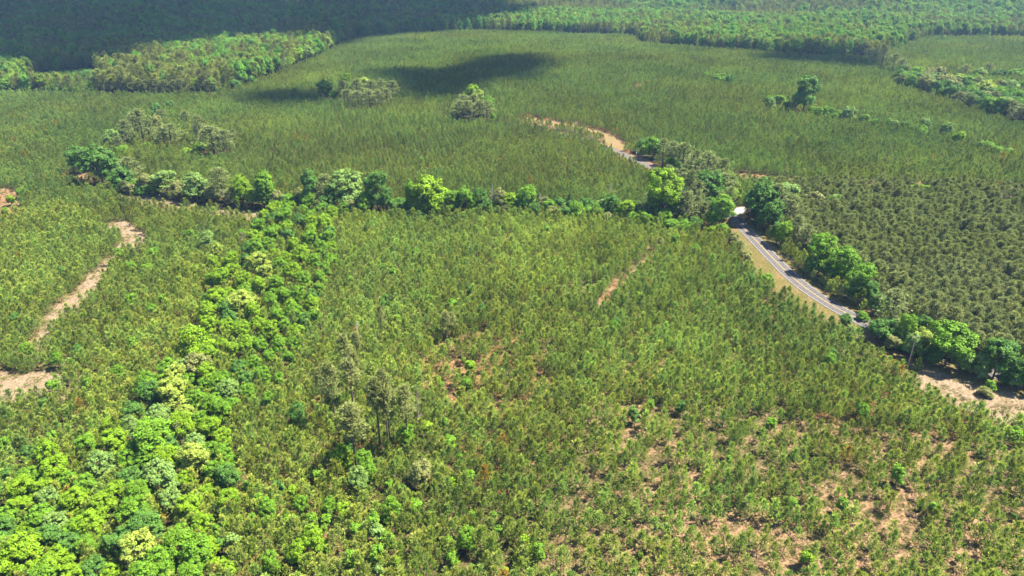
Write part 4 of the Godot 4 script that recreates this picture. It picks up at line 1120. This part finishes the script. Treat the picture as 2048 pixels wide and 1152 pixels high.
func scatter_pines() -> void:
	rng.seed = 31
	var near := []                 # [depth, transform, kind, tint]
	var n := pines.size()
	var places := []
	var tints := []
	var kinds := []
	for i in n:
		places.append([])
		tints.append(PackedColorArray())
		kinds.append(pines[i].both)
	for i in 3:
		places.append([])
		tints.append(PackedColorArray())
		kinds.append(broad[11 + i].both)
	var block := FastNoiseLite.new()
	block.seed = 3
	block.noise_type = FastNoiseLite.TYPE_CELLULAR
	block.cellular_return_type = FastNoiseLite.RETURN_CELL_VALUE
	block.frequency = 0.006
	for field in [[92.0, 330.0, 2.55, 2.15, 0.30], [330.0, 1250.0, 2.5, 2.05, -0.22]]:
		var ca := cos(field[4])
		var sa := sin(field[4])
		var reach: float = field[1] * 1.35
		var u := -reach
		while u < reach:
			var v := -reach
			while v < reach:
				var x: float = u * ca - v * sa + rng.randf_range(-0.5, 0.5)
				var z: float = u * sa + v * ca + rng.randf_range(-0.85, 0.85)
				v += field[3]
				var d := -z
				if d < field[0] or d >= field[1] or absf(x) > 0.68 * d + 62.0:
					continue
				if code_at(x, z) != 0 or d > far_limit(x / d) - 3.0:
					continue
				var p := Vector2(x, z)
				var size := rng.randf_range(0.76, 1.16)
				var odd := rng.randf()
				if odd < 0.14:
					size *= 0.62
				elif odd > 0.92:
					size *= 1.28
				var lush := noise.get_noise_2d(x * 0.9 + 900.0, z * 0.9)
				if d < 430.0 and Geometry2D.is_point_in_polygon(p, stand_poly):
					continue
				var gap := fine.get_noise_2d(x * 0.95, z * 0.95) + 0.35 * noise.get_noise_2d(x * 2.0, z * 2.0)
				if d < 330.0:
					if Geometry2D.is_point_in_polygon(p, soil_poly):
						if gap > -0.03 + rng.randf() * 0.32:
							continue
						size *= 0.92
					elif Geometry2D.is_point_in_polygon(p, clay_poly):
						if gap > -0.04 + rng.randf() * 0.28:
							continue
					elif gap > 0.36 + rng.randf() * 0.3:
						continue
				else:
					if gap > 0.5:
						continue
					size *= 0.93
				var tall := size * rng.randf_range(0.76, 1.12) * (1.0 + 0.22 * lush)
				var k := rng.randi() % n
				var t := put(x, z, size, tall)
				var tone := rng.randf_range(0.5, 1.0) * (1.0 + 0.3 * noise.get_noise_2d(x * 0.6, z * 0.6 + 300.0))
				var cool := clampf(rng.randf_range(-0.10, 0.12) + 0.14 * noise.get_noise_2d(x * 0.35 + 50.0, z * 0.35), -0.2, 0.25)
				tone *= 1.0 + 0.16 * block.get_noise_2d(x, z)
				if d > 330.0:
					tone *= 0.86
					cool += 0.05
				if d < 330.0 and rng.randf() < 0.022:
					var g := n + rng.randi() % 3
					var sz := rng.randf_range(0.35, 0.75)
					places[g].append(put(x, z, sz, sz))
					var f := rng.randf_range(0.6, 1.0)
					tints[g].append(Color(f * rng.randf_range(0.35, 0.75), f * 0.85, f * 0.4))
					continue
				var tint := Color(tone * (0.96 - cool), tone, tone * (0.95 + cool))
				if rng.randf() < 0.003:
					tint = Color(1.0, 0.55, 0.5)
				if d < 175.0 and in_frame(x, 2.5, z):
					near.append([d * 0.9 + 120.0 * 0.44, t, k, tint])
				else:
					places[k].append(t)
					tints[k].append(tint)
			u += field[2]
	near.sort_custom(func(a, b): return a[0] < b[0])
	var things := near.slice(0, 300)
	for a in near.slice(300):
		places[a[2]].append(a[1])
		tints[a[2]].append(a[3])
	# the three hundred nearest stand as things of their own, named by rows counted up from the bottom edge
	var rows := 12
	var per := int(ceil(things.size() / float(rows)))
	for r in rows:
		var line := things.slice(r * per, mini((r + 1) * per, things.size()))
		line.sort_custom(func(a, b): return a[1].origin.x / -a[1].origin.z < b[1].origin.x / -b[1].origin.z)
		for i in line.size():
			var a: Array = line[i]
			var o := thing("young_pine", Vector3.ZERO, "young pine, %s from left in the %s row of pines up from bottom edge" % [ordinal(i + 1), ordinal(r + 1)], "pine", "young pines nearest the bottom edge")
			o.transform = a[1]
			var m: Material = mats.pine[rng.randi() % 4]
			part(o, "trunk", pines[a[2]].trunk, mats.pine_bark)
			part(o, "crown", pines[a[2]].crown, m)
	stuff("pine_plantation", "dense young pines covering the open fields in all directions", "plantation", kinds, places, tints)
	var total := 0
	for a in places:
		total += a.size()
	print("young pines ", total)


func scatter_stand() -> void:
	rng.seed = 41
	var all := []
	var x := 60.0
	while x < 420.0:
		var z := -620.0
		while z < -140.0:
			var px := x + rng.randf_range(-1.7, 1.7)
			var pz := z + rng.randf_range(-1.7, 1.7)
			z += 3.0
			if px > 0.68 * -pz + 62.0 or code_at(px, pz) != 0 or not Geometry2D.is_point_in_polygon(Vector2(px, pz), stand_poly):
				continue
			if noise.get_noise_2d(px * 2.5, pz * 2.5) > 0.42:
				continue
			all.append([-pz, px, pz])
		x += 3.0
	all.sort_custom(func(a, b): return a[0] < b[0])
	var places := [[], [], [], []]
	var tints := [PackedColorArray(), PackedColorArray(), PackedColorArray(), PackedColorArray()]
	var kinds := []
	for k in old_pines:
		kinds.append(k.both)
	var things := []
	for a in all:
		var s := rng.randf_range(0.66, 0.94)
		var t := put(a[1], a[2], s * rng.randf_range(1.0, 1.25), s * rng.randf_range(0.8, 1.0))
		var k := rng.randi() % 4
		if things.size() < 300 and in_frame(a[1], 9.0, a[2]):
			things.append([t, k])
			continue
		var tone := rng.randf_range(0.45, 0.66)
		places[k].append(t)
		tints[k].append(Color(tone * 0.95, tone, tone * rng.randf_range(1.2, 1.6)))
	var rows := 15
	for r in rows:
		var line := things.slice(r * 20, mini(r * 20 + 20, things.size()))
		line.sort_custom(func(a, b): return a[0].origin.x / -a[0].origin.z < b[0].origin.x / -b[0].origin.z)
		for i in line.size():
			var o := thing("stand_pine", Vector3.ZERO, "grey-green pine, %s from left in %s row back of the stand right of the road" % [ordinal(i + 1), ordinal(r + 1)], "pine", "pines of the stand right of the road")
			o.transform = line[i][0]
			part(o, "trunk", old_pines[line[i][1]].trunk, mats.pine_bark)
			part(o, "crown", old_pines[line[i][1]].crown, mats.stand[rng.randi() % 3])
	stuff("pine_stand", "taller grey-green pines filling the stand right of the road", "stand", kinds, places, tints)
	print("stand ", all.size())


func scatter_woods() -> void:
	rng.seed = 51
	var leafy := [outline(LEAF_A), outline(LEAF_B), outline(LEAF_C)]
	var pale := outline(PALE)
	var scrub := outline(SCRUB)
	var kinds := [broad[0].both, broad[1].both, broad[2].both, broad[3].both, old_pines[0].both, old_pines[1].both, old_pines[2].both, pines[0].both, pines[1].both, broad[8].both, broad[9].both]
	var places := []
	var tints := []
	for k in kinds:
		places.append([])
		tints.append(PackedColorArray())
	var z := -380.0
	while z > -2900.0:
		var step := lerpf(5.2, 11.0, ss(900, 2400, -z))
		var x := z * 0.70 - 60.0
		while x < -z * 0.70 + 60.0:
			var px := x + rng.randf_range(-0.45, 0.45) * step
			var pz := z + rng.randf_range(-0.45, 0.45) * step
			x += step
			var d := -pz
			if d < far_limit(px / d) + 2.0 or code_at(px, pz) > 1:
				continue
			var p := Vector2(px, pz)
			var grow := lerpf(1.0, 1.7, ss(900, 2400, d))
			var n := noise.get_noise_2d(px * 0.25, pz * 0.25)
			var age := 1.0 + 0.35 * noise.get_noise_2d(px * 0.18 + 700.0, pz * 0.18)
			var share := clampf(0.30 + n * 1.1, 0.05, 0.8)          # share of broadleaf trees
			for o in leafy:
				if Geometry2D.is_point_in_polygon(p, o):
					share = clampf(0.80 + n, 0.3, 0.97)
			if Geometry2D.is_point_in_polygon(p, pale):
				for q in 5:
					var k := 7 + rng.randi() % 2
					places[k].append(put(px + rng.randf_range(-3, 3), pz + rng.randf_range(-3, 3), 1.5, 1.3))
					tints[k].append(Color(1.0, 1.0, 1.0))
				continue
			if Geometry2D.is_point_in_polygon(p, scrub):
				var k := 9 + rng.randi() % 2
				var s := rng.randf_range(0.6, 1.1)
				places[k].append(put(px, pz, s, s))
				var f := rng.randf_range(0.6, 1.0)
				tints[k].append(Color(f * 0.5, f * 0.85, f * 0.4))
				continue
			if rng.randf() < share:
				var k := rng.randi() % 4
				var s := rng.randf_range(0.95, 1.75) * grow
				places[k].append(put(px, pz, s, s * rng.randf_range(1.15, 1.5)))
				var f := rng.randf_range(0.5, 1.0)
				tints[k].append(Color(f * rng.randf_range(0.45, 0.8), f, f * rng.randf_range(0.35, 0.6)))
			else:
				var k := 4 + rng.randi() % 3
				var s := rng.randf_range(1.0, 1.45) * grow * age
				places[k].append(put(px, pz, s * 1.15, s * rng.randf_range(0.95, 1.2)))
				var f := rng.randf_range(0.34, 0.9)
				tints[k].append(Color(f, f * 0.98, f * rng.randf_range(0.95, 1.3)))
		z -= step
	var total := 0
	for a in places:
		total += a.size()
	print("woods ", total)
	stuff("far_woods", "far woods of pine and broadleaf trees along the top", "woods", kinds, places, tints)


func scatter_cover() -> void:
	rng.seed = 61
	begin()
	for i in 26:
		var a := rng.randf() * TAU
		var d := Vector3(cos(a) * 0.6, 1, sin(a) * 0.6).normalized()
		var side := Vector3(-sin(a), 0, cos(a)) * 0.03
		var p := Vector3(cos(a * 3.0), 0, sin(a * 3.0)) * rng.randf() * 0.35
		var f := rng.randf_range(0.7, 1.0)
		tri(p - side, p + side, p + d * rng.randf_range(0.25, 0.6), Color(f, f, f))
	var mat := leaf(Color.WHITE, 0.3, 0.8)
	var tuft_mesh := finish(mat)
	begin()
	for i in 46:
		var q := rand_dir()
		q.y = absf(q.y) * 0.8 + 0.1
		var p := q * rng.randf_range(0.25, 0.5)
		var u := (q + rand_dir()).cross(Vector3.UP).normalized() * 0.09
		var v := (q + Vector3.UP + rand_dir() * 0.5).normalized() * 0.16
		var f := rng.randf_range(0.7, 1.0)
		tri(p - u, p + u, p + v, Color(f, f, f))
	var weed_mesh := finish(mat)
	var places := [[], []]
	var tints := [PackedColorArray(), PackedColorArray()]
	for i in 210000:
		var d := sqrt(rng.randf_range(95.0 * 95.0, 400.0 * 400.0))
		var x := rng.randf_range(-1.0, 1.0) * (0.66 * d + 52.0)
		var z := -d
		var code := code_at(x, z)
		var f := fine.get_noise_2d(x, z)
		if code == 118 or code == 1:
			continue
		if code == 115 and rng.randf() < 0.8 - f:
			continue
		if (code == 99 or code == 114) and rng.randf() < 0.55:
			continue
		var tone := rng.randf_range(0.7, 1.15)
		var s := rng.randf_range(0.6, 1.3)
		if on_road(x, z):
			continue
		if code == 109:
			s *= 0.55
			places[0].append(put(x, z, s, s * 0.7))
			tints[0].append(Color(0.24 * tone, 0.22 * tone, 0.07 * tone))
		elif rng.randf() < 0.55 - f * 0.5:
			places[1].append(put(x, z, s, s))
			tints[1].append(Color(0.12 * tone, 0.17 * tone, 0.035 * tone).lerp(Color(0.22, 0.22, 0.06), rng.randf() * 0.6))
		else:
			places[0].append(put(x, z, s, s))
			tints[0].append(Color(0.27 * tone, 0.22 * tone, 0.12 * tone))
	stuff("ground_cover", "dry grass and low weeds between the young pines", "grass", [tuft_mesh, weed_mesh], places, tints)
	print("cover ", places[0].size() + places[1].size())


var road_pts := PackedVector2Array()


func on_road(x: float, z: float) -> bool:
	if road_pts.is_empty():
		for p in along(ROAD, 4.0):
			road_pts.append(p)
	if x < 40.0:
		return false
	for p in road_pts:
		if absf(p.x - x) < 4.2 and absf(p.y - z) < 4.2 and p.distance_squared_to(Vector2(x, z)) < 17.0:
			return true
	return false


# ---------------------------------------------------------------- small things

func build_poles() -> void:
	var wood := plain(lin(0.25, 0.20, 0.16))
	var grey := plain(lin(0.42, 0.43, 0.44), 0.5)
	var clay := plain(lin(0.50, 0.48, 0.45), 0.35)
	begin()
	tube(Vector3.ZERO, Vector3(0, 11.5, 0), 0.17, 0.11, Color.WHITE, 10)
	var pole := finish()
	begin()
	box(Vector3(-1.2, 10.75, 0.10), Vector3(1.2, 10.87, 0.22))
	var arm := finish()
	begin()
	tube(Vector3(0, 0, 0), Vector3(0, 0.10, 0), 0.03, 0.06, Color.WHITE, 8)
	tube(Vector3(0, 0.10, 0), Vector3(0, 0.20, 0), 0.06, 0.035, Color.WHITE, 8)
	var pot := finish()
	begin()
	tube(Vector3(0, 9.2, -0.36), Vector3(0, 10.0, -0.36), 0.22, 0.22, Color.WHITE, 12)
	tube(Vector3(0, 10.0, -0.36), Vector3(0, 10.1, -0.36), 0.22, 0.05, Color.WHITE, 12)
	var can := finish()
	var said := ["wooden power pole on the sandy verge at right, beside a lone young pine", "wooden power pole in front of the dark grove by the road bend", "wooden power pole beside the farthest visible stretch of road"]
	var tips := []
	for i in POLES.size():
		var x: float = POLES[i][0]
		var z: float = POLES[i][1]
		var o := thing("power_pole", Vector3(x, ground(x, z), z), said[i], "pole", "power poles along the road")
		var j := clampi(i, 0, 1)
		var run := Vector2(POLES[j + 1][0] - POLES[j][0], POLES[j + 1][1] - POLES[j][1])
		o.rotation.y = -atan2(run.y, run.x) + PI / 2
		part(o, "pole", pole, wood)
		part(o, "crossarm", arm, wood)
		for s in [-1.05, 0.45, 1.05]:
			part(o, "insulator", pot, clay).position = Vector3(s, 10.87, 0.16)
		if i == 2:
			part(o, "transformer", can, grey)
		tips.append(o)
	var wire := plain(lin(0.10, 0.10, 0.10), 0.5)
	for i in 2:
		var n := 0
		for s in [-1.05, 0.45, 1.05]:
			var a: Vector3 = tips[i].transform * Vector3(s, 11.08, 0.16)
			var b: Vector3 = tips[i + 1].transform * Vector3(s, 11.08, 0.16)
			begin()
			for k in 24:
				var t0 := k / 24.0
				var t1 := (k + 1) / 24.0
				tube(a.lerp(b, t0) - a + Vector3.DOWN * 7.0 * t0 * (1.0 - t0), a.lerp(b, t1) - a + Vector3.DOWN * 7.0 * t1 * (1.0 - t1), 0.012, 0.012, Color.WHITE, 4)
			var w := part(self, numbered("power_cable"), finish(), wire)
			w.position = a
			w.set_meta("label", "%s thin power cable strung between the %s power poles" % [["left", "middle", "right"][n], ["two nearer", "two farther"][i]])
			w.set_meta("category", "cable")
			w.set_meta("group", "power cables along the road")
			n += 1


func build_blind() -> void:
	var x: float = BLIND[0][0]
	var z: float = BLIND[0][1]
	var o := thing("hunting_stand", Vector3(x, ground(x, z), z), "small dark hunting stand on legs in the far right field", "stand")
	var dark := plain(lin(0.10, 0.075, 0.06))
	begin()
	box(Vector3(-0.9, 2.6, -0.9), Vector3(0.9, 4.6, 0.9))
	part(o, "cabin", finish(), dark)
	begin()
	box(Vector3(-1.1, 4.603, -1.1), Vector3(1.1, 4.75, 1.1))
	part(o, "roof", finish(), plain(lin(0.2, 0.19, 0.18)))
	for a in [-0.8, 0.8]:
		for b in [-0.8, 0.8]:
			begin()
			tube(Vector3(a * 1.2, 0, b * 1.2), Vector3(a, 2.6, b), 0.07, 0.07, Color.WHITE, 6)
			part(o, "leg", finish(), dark)
